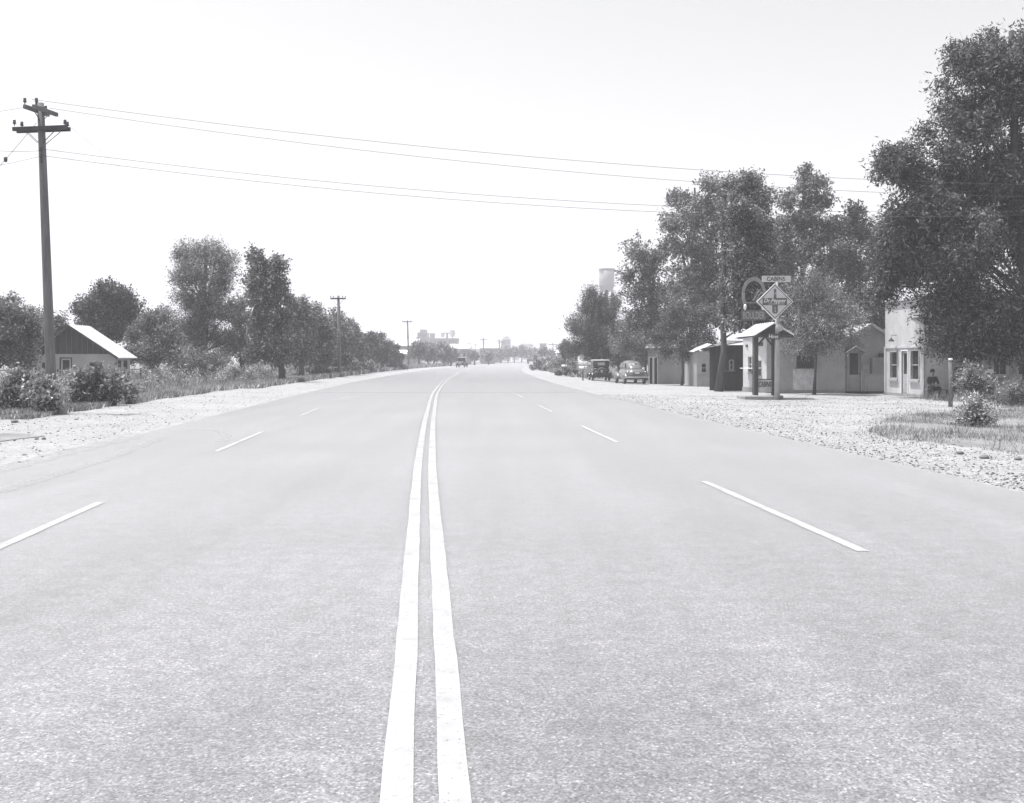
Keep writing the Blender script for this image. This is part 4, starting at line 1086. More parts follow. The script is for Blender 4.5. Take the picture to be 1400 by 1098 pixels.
def sedan(label, loc, rz, s_=1.0):
    root = empty('parked_sedan', (0, 0, 0), label, 'car')
    mb = MB()
    st = [(-2.42, .30, .55, .78), (-2.36, .48, .42, .92), (-2.15, .66, .36, 1.02), (-1.7, .76, .32, 1.12), (-1.0, .80, .30, 1.16), (0, .80, .30, 1.15), (.75, .76, .30, 1.13), (1.2, .62, .32, 1.10), (1.8, .44, .34, 1.05), (2.2, .34, .38, .98), (2.32, .26, .45, .88)]
    mb.loft([superring(w, a, b_, y, 3.2, 24, .9) for y, w, a, b_ in st]); mb.build('body', M_greypaint, root, True)
    mb = MB()
    cb = [(-2.05, .34, .98, 1.06), (-1.85, .48, .98, 1.24), (-1.5, .58, .98, 1.44), (-1.05, .63, .98, 1.60), (-.4, .65, .98, 1.68), (.2, .65, .98, 1.68), (.55, .62, .98, 1.60), (.85, .58, .98, 1.32), (1.05, .54, .98, 1.1)]
    mb.loft([superring(w, a - .3, b_, y, 3.0, 24, .92) for y, w, a, b_ in cb]); mb.build('cabin', M_greypaint, root, True)
    # rear glass (two lights), side glass: laid along the cabin surface
    for sx in (-1, 1):
        mb = MB(); x0, x1 = sx * .04, sx * .40; mb.hexa([(x0, -1.80, 1.24), (x1, -1.72, 1.24), (x1, -1.66, 1.22), (x0, -1.74, 1.22), (x0, -1.50, 1.475), (x1, -1.44, 1.435), (x1, -1.38, 1.42), (x0, -1.44, 1.46)]); mb.build('rear_window', M_curtain if sx < 0 else M_glass, root)
        for y0, y1, y2, y3 in ((-1.35, -.55, -1.05, -.55), (-.45, .6, -.45, .38)):
            mb = MB(); xa, xb = sx * .655, sx * .60; mb.hexa([(xa, y0, 1.18), (xa, y1, 1.18), (xa - sx * .04, y1, 1.18), (xa - sx * .04, y0, 1.18), (xb, y2, 1.50), (xb, y3, 1.50), (xb - sx * .04, y3, 1.50), (xb - sx * .04, y2, 1.50)]); mb.build('side_window', M_glass, root)
    mb = MB(); mb.hexa([(-.5, .98, 1.12), (.5, .98, 1.12), (.5, .93, 1.10), (-.5, .93, 1.10), (-.46, .72, 1.5), (.46, .72, 1.5), (.46, .66, 1.48), (-.46, .66, 1.48)]); mb.build('windscreen', M_glass, root)
    for sx in (-1, 1):
        for yc, L, zt in ((-1.45, .62, .92), (1.45, .70, .95)):
            mb = MB(); rings = []
            for k in range(13):
                f_ = k / 12; y = yc - L + 2 * L * f_; hh = math.sin(math.pi * min(1, max(0.04, f_ * .96 + .02))) ** .55
                w_ = .20 * hh + .02; zc = .42
                ring = []
                for q in range(12):
                    th = math.pi * q / 11
                    ring.append((sx * (.68 + w_ * math.sin(th) * 1.05 - .02), y, zc + (zt - zc) * hh * (math.cos(th) * .5 + .5) - .08))
                rings.append(ring)
            mb.loft(rings); mb.build('fender', M_greypaint, root, True)
        mb = MB(); mb.lathe((sx * .64, -2.1, .86), [(.03, .1), (.06, .03), (.055, -.03), (.02, -.06)], 10, 'Y'); mb.build('tail_light', M_chrome, root, True)
        mb = MB(); mb.lathe((sx * .62, 2.05, .86), [(.05, -.15), (.11, 0), (.10, .04), (.02, .06)], 12, 'Y'); mb.build('headlight', M_chrome, root, True)
        for y in (-1.45, 1.45):
            t_, h_ = MB(), MB(); wheel(t_, h_, sx * .70, y, .35, .17); w_ = t_.build('wheel', M_tyre, root, True); h_.build('hub_cap', M_chrome, w_, True)
    mb = MB(); P_ = [(-.86, -2.30, .50), (-.7, -2.5, .50), (0, -2.57, .50), (.7, -2.5, .50), (.86, -2.30, .50)]
    for i in range(4): mb.bar(P_[i], P_[i + 1], .04, .11)
    mb.bar((-.25, -2.6, .42), (-.25, -2.6, .62), .05, .05); mb.bar((.25, -2.6, .42), (.25, -2.6, .62), .05, .05); mb.build('bumper', M_chrome, root)
    mb = MB(); mb.box(-.15, .15, -2.44, -2.42, .74, .86); mb.build('number_plate', M_white, root)
    mb = MB(); mb.box(-.28, .28, -2.42, -2.405, .62, .66); mb.build('trunk_trim', M_chrome, root)
    mb = MB(); P_ = [(-.8, 2.38, .5), (-.5, 2.48, .5), (.5, 2.48, .5), (.8, 2.38, .5)]
    for i in range(3): mb.bar(P_[i], P_[i + 1], .04, .11)
    mb.build('bumper', M_chrome, root)
    root.location = loc; root.rotation_euler = (0, 0, rz); root.scale = (s_,) * 3
    return root
sedan('grey rounded sedan parked with its back to the road, right of the boxy car', GP(861.5, 79), math.radians(6), .96)
bc = box_car('old black boxy car with spare wheel on its back, parked left of the sedan', GP(819.5, 88.5), math.radians(3), .90)
copy_tree(bc, GP(631.5, 200), math.radians(172), .97, label='small black old car driving towards the viewer far down the road')
Yo = 80; p = GP(266, Yo); copy_tree(bc, p, math.radians(-75), .98, label='old black car half hidden in tree shade behind the left fence')
def pickup(label, loc, rz, s_=1.0):
    root = empty('loaded_truck', (0, 0, 0), label, 'truck')
    mb = MB(); mb.loft([superring(.75, .8, 2.0, .6, 6), superring(.8, .8, 2.15, .9, 6), superring(.8, .8, 2.15, 1.7, 6), superring(.75, .8, 1.6, 2.0, 6), superring(.5, .7, 1.3, 3.0, 5)]); mb.build('cab', M_blackpaint, root, True)
    mb = MB(); mb.box(-1.0, 1.0, -2.4, .5, .75, .87)
    for sx in (-1, 1): mb.box(sx * .98 - .03, sx * .98 + .03, -2.4, .5, .873, 1.35)
    mb.box(-.95, .95, -2.43, -2.38, .873, 1.35); mb.build('bed', M_dwood, root)
    mb = MB(); mb.box(-.8, -.1, -2.0, -1.2, .9, 1.75); mb.box(.15, .8, -1.8, -.7, .9, 2.1); mb.box(-.7, .1, -.9, .2, .9, 1.9); mb.build('load', M_woodl, root)
    for sx in (-1, 1):
        for y in (-1.7, 2.3):
            t_, h_ = MB(), MB(); wheel(t_, h_, sx * .85, y, .42, .2); w_ = t_.build('wheel', M_tyre, root, True); h_.build('hub', M_dwood, w_, True)
    mb = MB(); mb.box(-.6, .6, .57, .59, 1.5, 1.9); mb.build('rear_window', M_glass, root)
    root.location = loc; root.rotation_euler = (0, 0, rz); root.scale = (s_,) * 3
pickup('loaded dark truck driving away at the far bend of the road', GP(726, 330), math.radians(-6), 1.0)

# ------------------------------------------------------------------ people
def skin_mesh(name, J, E, mat, parent, root_i=0, sub=1):
    me = bpy.data.meshes.new(name); off = worldloc(parent)
    me.from_pydata([tuple(Vector(p)) for p, r in J], E, [])
    o = bpy.data.objects.new(name, me); COL.objects.link(o)
    o.modifiers.new('skin', 'SKIN'); s_ = o.modifiers.new('sub', 'SUBSURF'); s_.levels = sub; s_.render_levels = sub
    if not me.skin_vertices:
        bpy.context.view_layer.objects.active = o; o.select_set(True)
        me.attributes.new  # layer is created by the modifier
    for i, (p, r) in enumerate(J):
        q = me.skin_vertices[0].data[i]; q.radius = (r, r) if not hasattr(r, '__len__') else r; q.use_root = (i == root_i)
    dg = bpy.context.evaluated_depsgraph_get()
    m2 = bpy.data.meshes.new_from_object(o.evaluated_get(dg)); m2.name = name
    bpy.data.objects.remove(o)
    m2.materials.clear(); m2.materials.append(mat); m2.polygons.foreach_set('use_smooth', [True] * len(m2.polygons))
    o2 = bpy.data.objects.new(name, m2); COL.objects.link(o2); o2.parent = parent
    return o2
def person(loc, rz, pose, label, shirt, trousers, hat=None, s_=1.0):
    root = empty('person', (0, 0, 0), label, 'person')
    if pose == 'sit':
        pel, wst, ch, nk, hd = (0, 0, .40), (0, -.02, .58), (0, -.03, .80), (0, -.03, .98), (0, -.06, 1.14)
        L = dict(hip=(.10, -.04, .38), knee=(.17, -.42, .46), ank=(.16, -.36, .09), toe=(.17, -.52, .05), sh=(.18, -.03, .90), elb=(.25, -.12, .66), wr=(.12, -.32, .60), hn=(.07, -.38, .58))
    elif pose == 'lounge':
        pel, wst, ch, nk, hd = (0, 0, .14), (0, .02, .33), (0, .03, .55), (0, 0, .74), (0, -.05, .90)
        L = dict(hip=(.10, -.05, .14), knee=(.20, -.42, .42), ank=(.16, -.75, .08), toe=(.17, -.88, .06), sh=(.18, .02, .66), elb=(.27, -.08, .44), wr=(.17, -.30, .42), hn=(.12, -.37, .43))
    else:
        pel, wst, ch, nk, hd = (0, 0, .93), (0, 0, 1.10), (0, 0, 1.32), (0, -.01, 1.50), (0, -.03, 1.64)
        L = dict(hip=(.10, 0, .90), knee=(.12, -.03, .50), ank=(.12, .02, .08), toe=(.13, -.14, .04), sh=(.19, 0, 1.42), elb=(.24, .03, 1.13), wr=(.23, -.08, .90), hn=(.22, -.11, .82))
    J = [(pel, .13), (wst, .12), (ch, .14), (nk, .055), (hd, .095), ((hd[0], hd[1] - .02, hd[2] + .07), .085), ((hd[0], hd[1] - .11, hd[2] - .01), .018), ((hd[0], hd[1] - .04, hd[2] - .08), .06)]
    E = [(0, 1), (1, 2), (2, 3), (3, 7), (7, 4), (4, 5), (4, 6)]
    TJ = [(pel, .15), (wst, .135)]; TE = [(0, 1)]; SJ = [(wst, .145), (ch, .165), ((nk[0], nk[1], nk[2] - .05), .075)]; SE = [(0, 1), (1, 2)]
    for sx in (-1, 1):
        q = {k: (v_[0] * sx, v_[1], v_[2]) for k, v_ in L.items()}
        b_ = len(J); J += [(q['hip'], .095), (q['knee'], .06), (q['ank'], .042), (q['toe'], .04)]; E += [(0, b_), (b_, b_ + 1), (b_ + 1, b_ + 2), (b_ + 2, b_ + 3)]
        c = len(J); J += [(q['sh'], .065), (q['elb'], .042), (q['wr'], .03), (q['hn'], .034)]; E += [(2, c), (c, c + 1), (c + 1, c + 2), (c + 2, c + 3)]
        dirv = (Vector(q['hn']) - Vector(q['wr'])).normalized(); sv = dirv.cross(Vector((0, 0, 1)) if abs(dirv.z) < .9 else Vector((0, 1, 0))).normalized()
        for k in range(5):
            ln = (.045, .075, .085, .08, .06)[k]; o_ = (-.05, -.03, -.01, .01, .03)[k]
            p1 = Vector(q['hn']) + sv * o_ + dirv * (.0 if k == 0 else .045); p2_ = p1 + (dirv + sv * (-.9 if k == 0 else 0) + Vector((0, 0, -.35))).normalized() * ln
            b2 = len(J); J += [(tuple(p1), .010), (tuple(p2_), .008)]; E += [(c + 3, b2), (b2, b2 + 1)]
        t0 = len(TJ); TJ += [(q['hip'], .115), (q['knee'], .082), ((q['ank'][0], q['ank'][1], q['ank'][2] + .04), .068)]; TE += [(0, t0), (t0, t0 + 1), (t0 + 1, t0 + 2)]
        s0 = len(SJ); SJ += [(q['sh'], .085), (q['elb'], .062), (tuple(Vector(q['elb']).lerp(Vector(q['wr']), .8)), .046)]; SE += [(1, s0), (s0, s0 + 1), (s0 + 1, s0 + 2)]
    skin_mesh('body', J, E, M_skin, root); skin_mesh('trousers', TJ, TE, trousers, root); skin_mesh('shirt', SJ, SE, shirt, root)
    hc = Vector(hd)
    mb = MB(); mb.lathe(hc + Vector((0, .02, .03)), [(.098, -.04), (.108, .03), (.095, .09), (.05, .135), (.005, .145)], 14); mb.build('hair', M_hair, root, True)
    if hat:
        mb = MB(); mb.lathe(hc + Vector((0, 0, .09)), [(.10, -.02), (.21, -.01), (.22, .0), (.12, .02), (.115, .10), (.09, .13), (.005, .12)], 18); mb.build('hat', hat, root, True)
    for sx in (-1, 1):
        mb = MB(); t_ = L['toe']; a_ = L['ank']; mb.loft([[(sx * t_[0] + .05 * math.cos(2 * math.pi * k / 10), y, .04 + loc_z + .045 * math.sin(2 * math.pi * k / 10)) for k in range(10)] for y, loc_z in ((a_[1] + .06, a_[2] - .06), (a_[1] - .03, a_[2] - .03), (t_[1] + .02, t_[2] - .04), (t_[1] - .05, t_[2] - .045))]); mb.build('shoe', M_dwood, root, True)
    root.location = loc; root.rotation_euler = (0, 0, rz); root.scale = (s_,) * 3
def bench():
    Y = 47.2; B = GP(1290, Y); root = empty('wooden_bench', B, 'low plank bench against the shaded shop wall', 'bench')
    mb = MB(); x0, x1 = U(1266, 0, Y).x, U(1326, 0, Y).x; mb.box(x0, x1, Y - .15, Y + .15, B.z + .33, B.z + .38); mb.build('seat', M_woodl, root)
    for x in (x0 + .15, (x0 + x1) / 2, x1 - .15):
        mb = MB(); mb.box(x - .04, x + .04, Y - .13, Y + .13, B.z - .05, B.z + .327); mb.build('leg', M_dwood, root)
bench()
g_ = GP(1274, 47.1); person(g_, math.radians(8), 'sit', 'person in dark clothes sitting with arms folded by the shop corner', M_clothd, M_clothd, s_=.92)
g_ = GP(1307, 47.1); person(g_, math.radians(25), 'sit', 'person in a dark brimmed hat sitting just right of the weathered post', M_clothm, M_clothd, hat=M_clothd, s_=.95)
g_ = GP(1315, 47.45); person(g_, math.radians(-10), 'stand', 'person in a white shirt standing behind the leafy sapling', M_clothw, M_clothm, s_=.88)
g_ = GP(1352, 45.5); person(g_, math.radians(40), 'lounge', 'person in a pale hat sitting on the ground right of the sapling', M_clothd, M_clothm, hat=M_clothw, s_=1.05)

# ------------------------------------------------------------------ trees, right side
R = random.Random(2)
tree('big_tree', 'huge dark tree filling the right edge and hanging over the shop', 1408, 46.5,
     [(1345, 85, 38), (1320, 70, 18), (1305, 150, 24), (1330, 165, 42), (1385, 130, 50), (1400, 75, 32), (1300, 205, 24), (1345, 240, 52), (1230, 220, 28), (1262, 235, 38), (1215, 215, 16), (1285, 285, 48), (1237, 290, 26), (1220, 340, 30),
      (1250, 352, 44), (1320, 340, 60), (1395, 230, 60), (1400, 330, 62), (1212, 392, 18), (1296, 408, 42), (1350, 420, 54), (1410, 420, 52), (1265, 178, 13), (1308, 455, 28), (1345, 462, 34), (1390, 462, 34), (1284, 458, 18), (1430, 150, 60), (1450, 300, 80), (1352, 50, 14), (1310, 72, 16), (1290, 112, 12), (1365, 95, 30), (1222, 206, 12), (1204, 222, 10), (1265, 300, 36), (1215, 300, 16), (1310, 290, 44), (1205, 385, 14), (1255, 318, 30)],
     M_leafd, 190000, .17, .30, .30, seed=11, droop=.8, slen=.75, spray=8, spread=.34, limb=.22)
tree('tree', 'tall top leaning in from beyond the right edge of the photo', 1440, 40, [(1402, 60, 14), (1420, 30, 22), (1450, 70, 40), (1440, 110, 30)], M_leafd, 9000, .13, .3, .2, seed=12, droop=.6, spread=.2)
cw = 'row of tall cottonwoods behind the cabins'
def cotton(label, bpx, Y, blobs, seed, n=42000, leaf=M_leaf, size=.17):
    tree('cottonwood_tree', label, bpx, Y, blobs, leaf, n, size, .6, .19, seed=seed, group=cw, droop=.25, slen=.55, spray=6, spread=.4, dens=.95)
cotton('leftmost cottonwood with thin ragged crown above the sedan', 895, 92, [(872, 345, 20), (858, 375, 14), (885, 372, 22), (902, 400, 26), (868, 398, 16), (880, 430, 26), (905, 445, 30), (862, 442, 14), (900, 350, 14)], 21, 24000)
cotton('broad left cottonwood reaching high above the slim tree', 948, 86, [(928, 275, 16), (922, 305, 20), (945, 300, 24), (918, 335, 16), (945, 340, 28), (972, 255, 17), (968, 285, 26), (985, 320, 30), (965, 370, 34), (935, 390, 32), (995, 385, 34), (960, 425, 34), (990, 430, 32), (930, 430, 24)], 22, 52000)
cotton('tall cottonwood directly above the dark cabin', 982, 59.6, [(1000, 258, 17), (1024, 252, 17), (1040, 275, 20), (1012, 290, 26), (1035, 315, 26), (1010, 340, 28), (1045, 350, 26), (1020, 385, 32), (1050, 400, 28), (1015, 430, 30), (1050, 440, 26)], 23, 62000, size=.13)
cotton('tallest cottonwood with twin narrow tops right of the signs', 1100, 82, [(1101, 234, 9), (1098, 256, 15), (1120, 248, 12), (1118, 275, 20), (1075, 275, 14), (1095, 300, 26), (1070, 320, 22), (1122, 320, 26), (1095, 350, 30), (1068, 370, 24), (1125, 370, 30), (1095, 410, 32), (1135, 420, 26)], 24, 46000)
cotton('dark loose cottonwood between the tallest one and the big tree', 1170, 80, [(1170, 288, 12), (1160, 312, 20), (1185, 325, 24), (1150, 345, 20), (1175, 370, 28), (1200, 360, 20), (1160, 410, 28), (1190, 410, 26), (1210, 385, 16), (1200, 440, 24)], 25, 34000, M_leafd)
tree('cypress_tree', 'dense conical dark tree with water tower rising behind it', 812, 104,
     [(808, 408, 10), (822, 420, 12), (800, 428, 14), (815, 440, 20), (835, 435, 16), (795, 455, 20), (820, 465, 26), (845, 458, 18), (790, 482, 16), (812, 488, 22), (838, 485, 20), (852, 475, 12), (842, 418, 9)],
     M_leafd, 40000, .20, .22, .25, seed=31, droop=-.9, up=.4, slen=.8, spray=8, spread=.6)
tree('tree', 'low pale feathery tree between the conical tree and the cottonwoods', 884, 96, [(862, 450, 18), (882, 444, 18), (848, 472, 16), (872, 474, 20), (892, 470, 18), (896, 455, 18), (886, 482, 12)], M_leafl, 14000, .2, .22, .12, seed=32, droop=.5)
tree('slim_tree', 'small round crowned tree on a slim bare trunk before the long cabin', 932, 75, [(918, 445, 20), (942, 440, 22), (905, 462, 18), (930, 465, 24), (958, 460, 20), (975, 470, 12), (938, 482, 12), (910, 480, 10), (925, 425, 18), (960, 432, 18)], M_leafd, 22000, .13, .35, .085, seed=33, droop=.5, topy=430, limb_lo=.75)
tree('feathery_tree', 'feathery pale green locust tree in front of the stucco office', 1113, 52.6,
     [(1112, 378, 12), (1095, 395, 17), (1125, 395, 17), (1082, 420, 18), (1108, 420, 22), (1138, 415, 20), (1160, 425, 15), (1090, 448, 22), (1120, 448, 24), (1150, 445, 22), (1175, 440, 12), (1100, 470, 20), (1130, 470, 20), (1158, 462, 14), (1080, 468, 12), (1070, 440, 10)],
     M_leafl, 30000, .10, .28, .075, seed=34, droop=.1, slen=.6, spray=8, spread=.5, topy=400, limb_lo=.55)
# weeds mound beyond the bend
tree('tree', 'small dark tree left of the conical tree far up the road', 772, 130, [(774, 473, 7), (770, 481, 7), (778, 484, 7)], M_leafd, 2500, .22, .4, .1, seed=35)

# ------------------------------------------------------------------ trees, left side
lt = 'trees along the left of the road'
def lt_tree(name, label, bpx, Y, blobs, seed, n, leaf=M_leaf, size=.16, aspect=.5, **k):
    tree(name, label, bpx, Y, blobs, leaf, n, size, aspect, k.pop('trunk_r', .2), seed=seed, group=lt, **k)
lt_tree('tree', 'bushy tree at the far left edge behind the weeds', -5, 66, [(10, 420, 18), (-15, 440, 30), (25, 445, 26), (5, 470, 30), (40, 455, 16), (30, 485, 22)], 41, 26000, size=.15)
lt_tree('tree', 'low dark tree between the leaning pole and the house gable', 50, 80, [(52, 440, 18), (40, 465, 20), (68, 450, 18), (80, 440, 10), (60, 475, 20)], 42, 16000, size=.16)
lt_tree('tree', 'spiky topped dark tree right behind the house roof', 148, 84, [(145, 410, 16), (125, 425, 16), (168, 412, 16), (182, 430, 16), (150, 435, 24), (120, 445, 16), (175, 455, 24), (150, 465, 26), (108, 430, 8)], 43, 26000, M_leafd, up=.9, droop=-.2, slen=.8, size=.18)
lt_tree('tree', 'loose pale tree between the house and the tall feathery tree', 208, 78, [(205, 440, 14), (220, 435, 12), (195, 460, 20), (225, 460, 20), (210, 485, 22), (240, 480, 18), (185, 485, 14)], 44, 20000, M_leafl, up=.5, size=.15)
lt_tree('tall_tree', 'tallest left tree with wide soft feathery crown', 282, 82, [(250, 352, 14), (268, 348, 18), (295, 352, 20), (306, 372, 18), (245, 378, 14), (270, 375, 26), (300, 395, 24), (262, 408, 26), (290, 425, 28), (255, 440, 26), (310, 430, 16), (280, 462, 32), (250, 475, 26), (310, 470, 22), (268, 492, 16, -6), (296, 492, 16, -4), (240, 492, 15, -5), (251, 338, 8), (280, 336, 7), (318, 356, 8), (255, 488, 14, -7)], 45, 60000, size=.15, aspect=.28, slen=.7, droop=.2, trunk_r=.3)
lt_tree('tree', 'pale low tree between the two tall left trees', 330, 84, [(325, 420, 14), (335, 445, 20), (325, 470, 22), (345, 480, 18)], 46, 16000, M_leafl, size=.15)
lt_tree('tall_tree', 'narrow tall left tree with bare leaning trunk at the roadside', 386, 77, [(348, 352, 11), (358, 368, 15), (380, 362, 12), (350, 385, 16), (375, 388, 18), (362, 410, 22), (385, 405, 12), (360, 440, 24), (382, 440, 18), (370, 468, 24), (385, 488, 14), (352, 480, 18)], 47, 34000, size=.16, aspect=.6)
rowd = ['first', 'second', 'third', 'fourth', 'fifth']
for i, (x, y, r_, Y) in enumerate([(408, 420, 22, 92), (432, 432, 24, 98), (455, 440, 24, 106), (478, 452, 18, 116)]):
    lt_tree('tree', rowd[i] + ' round tree after the narrow tall one, in the descending left row', x + 4, Y, [(x, y, r_ * .75), (x - 10, y + 20, r_ * .8), (x + 10, y + 22, r_ * .8), (x, y + 42, r_), (x + 6, y + 62 - i * 6, r_ * .8), (x - 12, y + 60 - i * 6, r_ * .8)], 50 + i, 20000, size=.2)
for i, (x, y, h_, Y) in enumerate([(496, 466, 8, 128), (508, 464, 9, 134), (520, 466, 9, 140), (532, 474, 7, 150), (541, 478, 6, 158)]):
    lt_tree('cedar_tree', rowd[i] + ' dark cedar in the row before the third pole', x, Y, [(x, y, h_ * .8), (x - 3, y + 12, h_ * 1.1), (x + 4, y + 14, h_ * 1.1), (x, y + 25 - i, h_ * 1.2), (x + 3, y + 32 - 2 * i, h_)], 60 + i, 7000, M_leafd, size=.24, aspect=.3, up=.6, droop=-.4)

# ------------------------------------------------------------------ bushes
def bush(label, px, Y, blobs, leaf, n, size, seed, group='roadside bushes', **k):
    r_ = random.Random(seed); blobs = blobs + [(b_[0] + r_.uniform(-1, 1) * b_[2], b_[1] - r_.uniform(.5, 1.3) * b_[2], b_[2] * r_.uniform(.2, .38)) for b_ in blobs]
    tree('bush', label, px, Y, [(b_[0], b_[1], b_[2] * .86) for b_ in blobs], leaf, n, size, k.pop('aspect', .45), .03, seed=seed, group=group, cat='bush', spread=.6, slen=k.pop('slen', .34), spray=5, up=k.pop('up', .5), dens=.8, **k)
bush('broad leafy bush at the far left foot of the leaning pole', 40, 34, [(26, 520, 12), (48, 528, 11), (42, 540, 16), (18, 540, 15), (58, 550, 13), (36, 554, 14), (8, 530, 10), (2, 548, 12)], M_weed, 8500, .11, 71)
bush('leafy bush half covering the leaning pole base', 66, 32.4, [(66, 540, 13), (60, 553, 13), (74, 552, 9), (62, 530, 6)], M_weed, 4500, .11, 72)
bush('tall weedy bush right of the leaning pole in front of the house', 125, 38, [(112, 522, 13), (134, 518, 13), (125, 538, 18), (105, 538, 13), (150, 538, 14), (158, 525, 9), (135, 546, 12)], M_weed, 9500, .11, 73)
bush('rounded bush right of the tall weedy bush', 166, 40, [(160, 535, 13), (170, 525, 11), (176, 540, 10), (165, 545, 10), (158, 512, 6)], M_weed, 5000, .11, 74)
bush('dark leafy sapling bush on the dry grass patch by the right edge', 1332, 26.6, [(1332, 565, 15), (1335, 580, 14), (1320, 575, 10), (1348, 573, 10), (1336, 552, 8)], M_weed, 4200, .075, 75, aspect=.4)
bush('pale sunlit sapling with long leaves behind the dark bush', 1336, 31, [(1330, 520, 11), (1320, 530, 10), (1345, 530, 13), (1335, 545, 14), (1325, 508, 6), (1355, 538, 9)], M_weed, 3600, .09, 76, aspect=.35)
bush('tall weeds clump at the right photo edge', 1385, 38, [(1372, 540, 13), (1390, 535, 16), (1405, 540, 16), (1380, 552, 12)], M_weed, 7000, .09, 77, aspect=.3)
bush('big weedy mound on the inside of the far bend', 752, 150, [(748, 497, 9), (762, 496, 9), (738, 501, 6), (755, 504, 8), (772, 500, 8), (785, 499, 7), (745, 505, 6), (735, 497, 6), (728, 503, 4)], M_mound, 13000, .26, 78)
bush('low dark bush under the conical tree', 780, 108, [(776, 510, 5), (786, 511, 5), (765, 511, 4)], M_leafd, 1500, .2, 79)
for i, (px, py, s_) in enumerate([(215, 522, 9), (245, 520, 10), (275, 518, 9), (318, 512, 14), (340, 520, 8)]):
    Y = 62 + i * 3
    bush(['small', 'greyish', 'low', 'flowery', 'thin'][i] + ' weedy bush along the left fence, ' + ['left of the old car', 'below the old car', 'right of the old car front', 'under the pale low tree', 'next to the narrow tall tree'][i], px, Y, [(px, py, s_), (px - 8, py + 8, s_), (px + 8, py + 7, s_)], M_weed, 3500, .13, 80 + i)
for i, (px, py, s_) in enumerate([(440, 507, 8), (478, 500, 12), (498, 500, 9), (512, 505, 5), (545, 500, 5)]):
    Y = [100, 112, 122, 135, 160][i]
    bush(['pale', 'large pale', 'bright', 'tiny', 'far'][i] + ' weed bush in the left verge ' + ['before the second pole', 'right of the second pole', 'under the first cedar', 'under the second cedar', 'at the third pole foot'][i], px, Y, [(px, py, s_), (px - 8, py + 5, s_ * .8), (px + 8, py + 4, s_ * .8)], M_weed, 3000, .2, 90 + i)

# ------------------------------------------------------------------ weeds and grass (stuff)
def scatter(n, y0, y1, o0, o1, seed, side=-1):
    r = np.random.default_rng(seed); Y = y0 * (y1 / y0) ** r.random(n); d = o0 + (o1 - o0) * r.random(n) ** 1.4
    X = clines(Y) + d * side
    return np.stack([X, Y, gza(X, Y)], 1)
def weed_cover(name, label, pts_list, mat, cat='weeds', leafy=None):
    V = np.concatenate([grass_blades(p, h, w, s_) for p, h, w, s_ in pts_list])
    o = npmesh(name, V, 3, mat); tag(o, label, cat, kind='stuff'); return o
weed_cover('tall_weeds', 'dry weeds and grass covering the left verge', [(scatter(40000, 30, 70, 10.6, 26, 1), .30, .03, 1), (scatter(20000, 36, 80, 12.5, 26, 4), .62, .035, 3), (scatter(40000, 60, 240, 9.6, 30, 2), .55, .07, 2)], M_straw)
blobs = []
r2 = np.random.default_rng(5)
for q in scatter(620, 36, 230, 12.4, 30, 6): 
    s_ = r2.uniform(.2, .62) * (1 + q[1] / 220); blobs.append(((q[0], q[1], q[2] + s_ * .6), (s_ * 1.1, s_ * 1.1, s_ * .9)))
V = leaf_verts(blobs, 120000, .13, .4, 9, 3, 0, 4, .3, .6)
V = V[V[:, :, 2].min(1) > -.4]
tag(npmesh('leafy_weeds', V, 4, M_weed), 'leafy green weeds mixed through the left verge', 'weeds', kind='stuff')
pt = []
r3 = np.random.default_rng(8)
pp = np.array(pe)
while len(pt) < 30000:
    x, y = r3.uniform(pp[:, 0].min(), pp[:, 0].max()), r3.uniform(pp[:, 1].min(), pp[:, 1].max())
    ins = False; j = len(pe) - 1
    for i in range(len(pe)):
        if (pe[i][1] > y) != (pe[j][1] > y) and x < (pe[j][0] - pe[i][0]) * (y - pe[i][1]) / (pe[j][1] - pe[i][1]) + pe[i][0]: ins = not ins
        j = i
    if ins and math.sin(x * 1.7 + y) + math.sin(y * 1.1 - x * .6) + math.sin(x * 4.1 - y * 2.3) * .7 > -1.6 + r3.random() * 1.6: pt.append((x, y, gz(x, y)))
pt = np.array(pt)
mxp = np.array([mx_[0], mx_[1], 0])
weed_cover('dry_grass', 'short dry grass on the patch at the lower right edge', [(pt[:24000], .07, .010, 5), (mxp + (pt[24000:28500] - mxp) * np.array([1.12, 1.18, 1]), .07, .010, 15), (pt[28500:], .22, .014, 6), (scatter(5000, 35, 46, 19.5, 34, 11, 1), .35, .025, 12)], M_patchgrass, 'grass')
weed_cover('roadside_grass', 'thin grass along the base of the far right mound', [(scatter(5000, 100, 260, 10.5, 22, 13, 1), .55, .12, 14)], M_straw, 'grass')

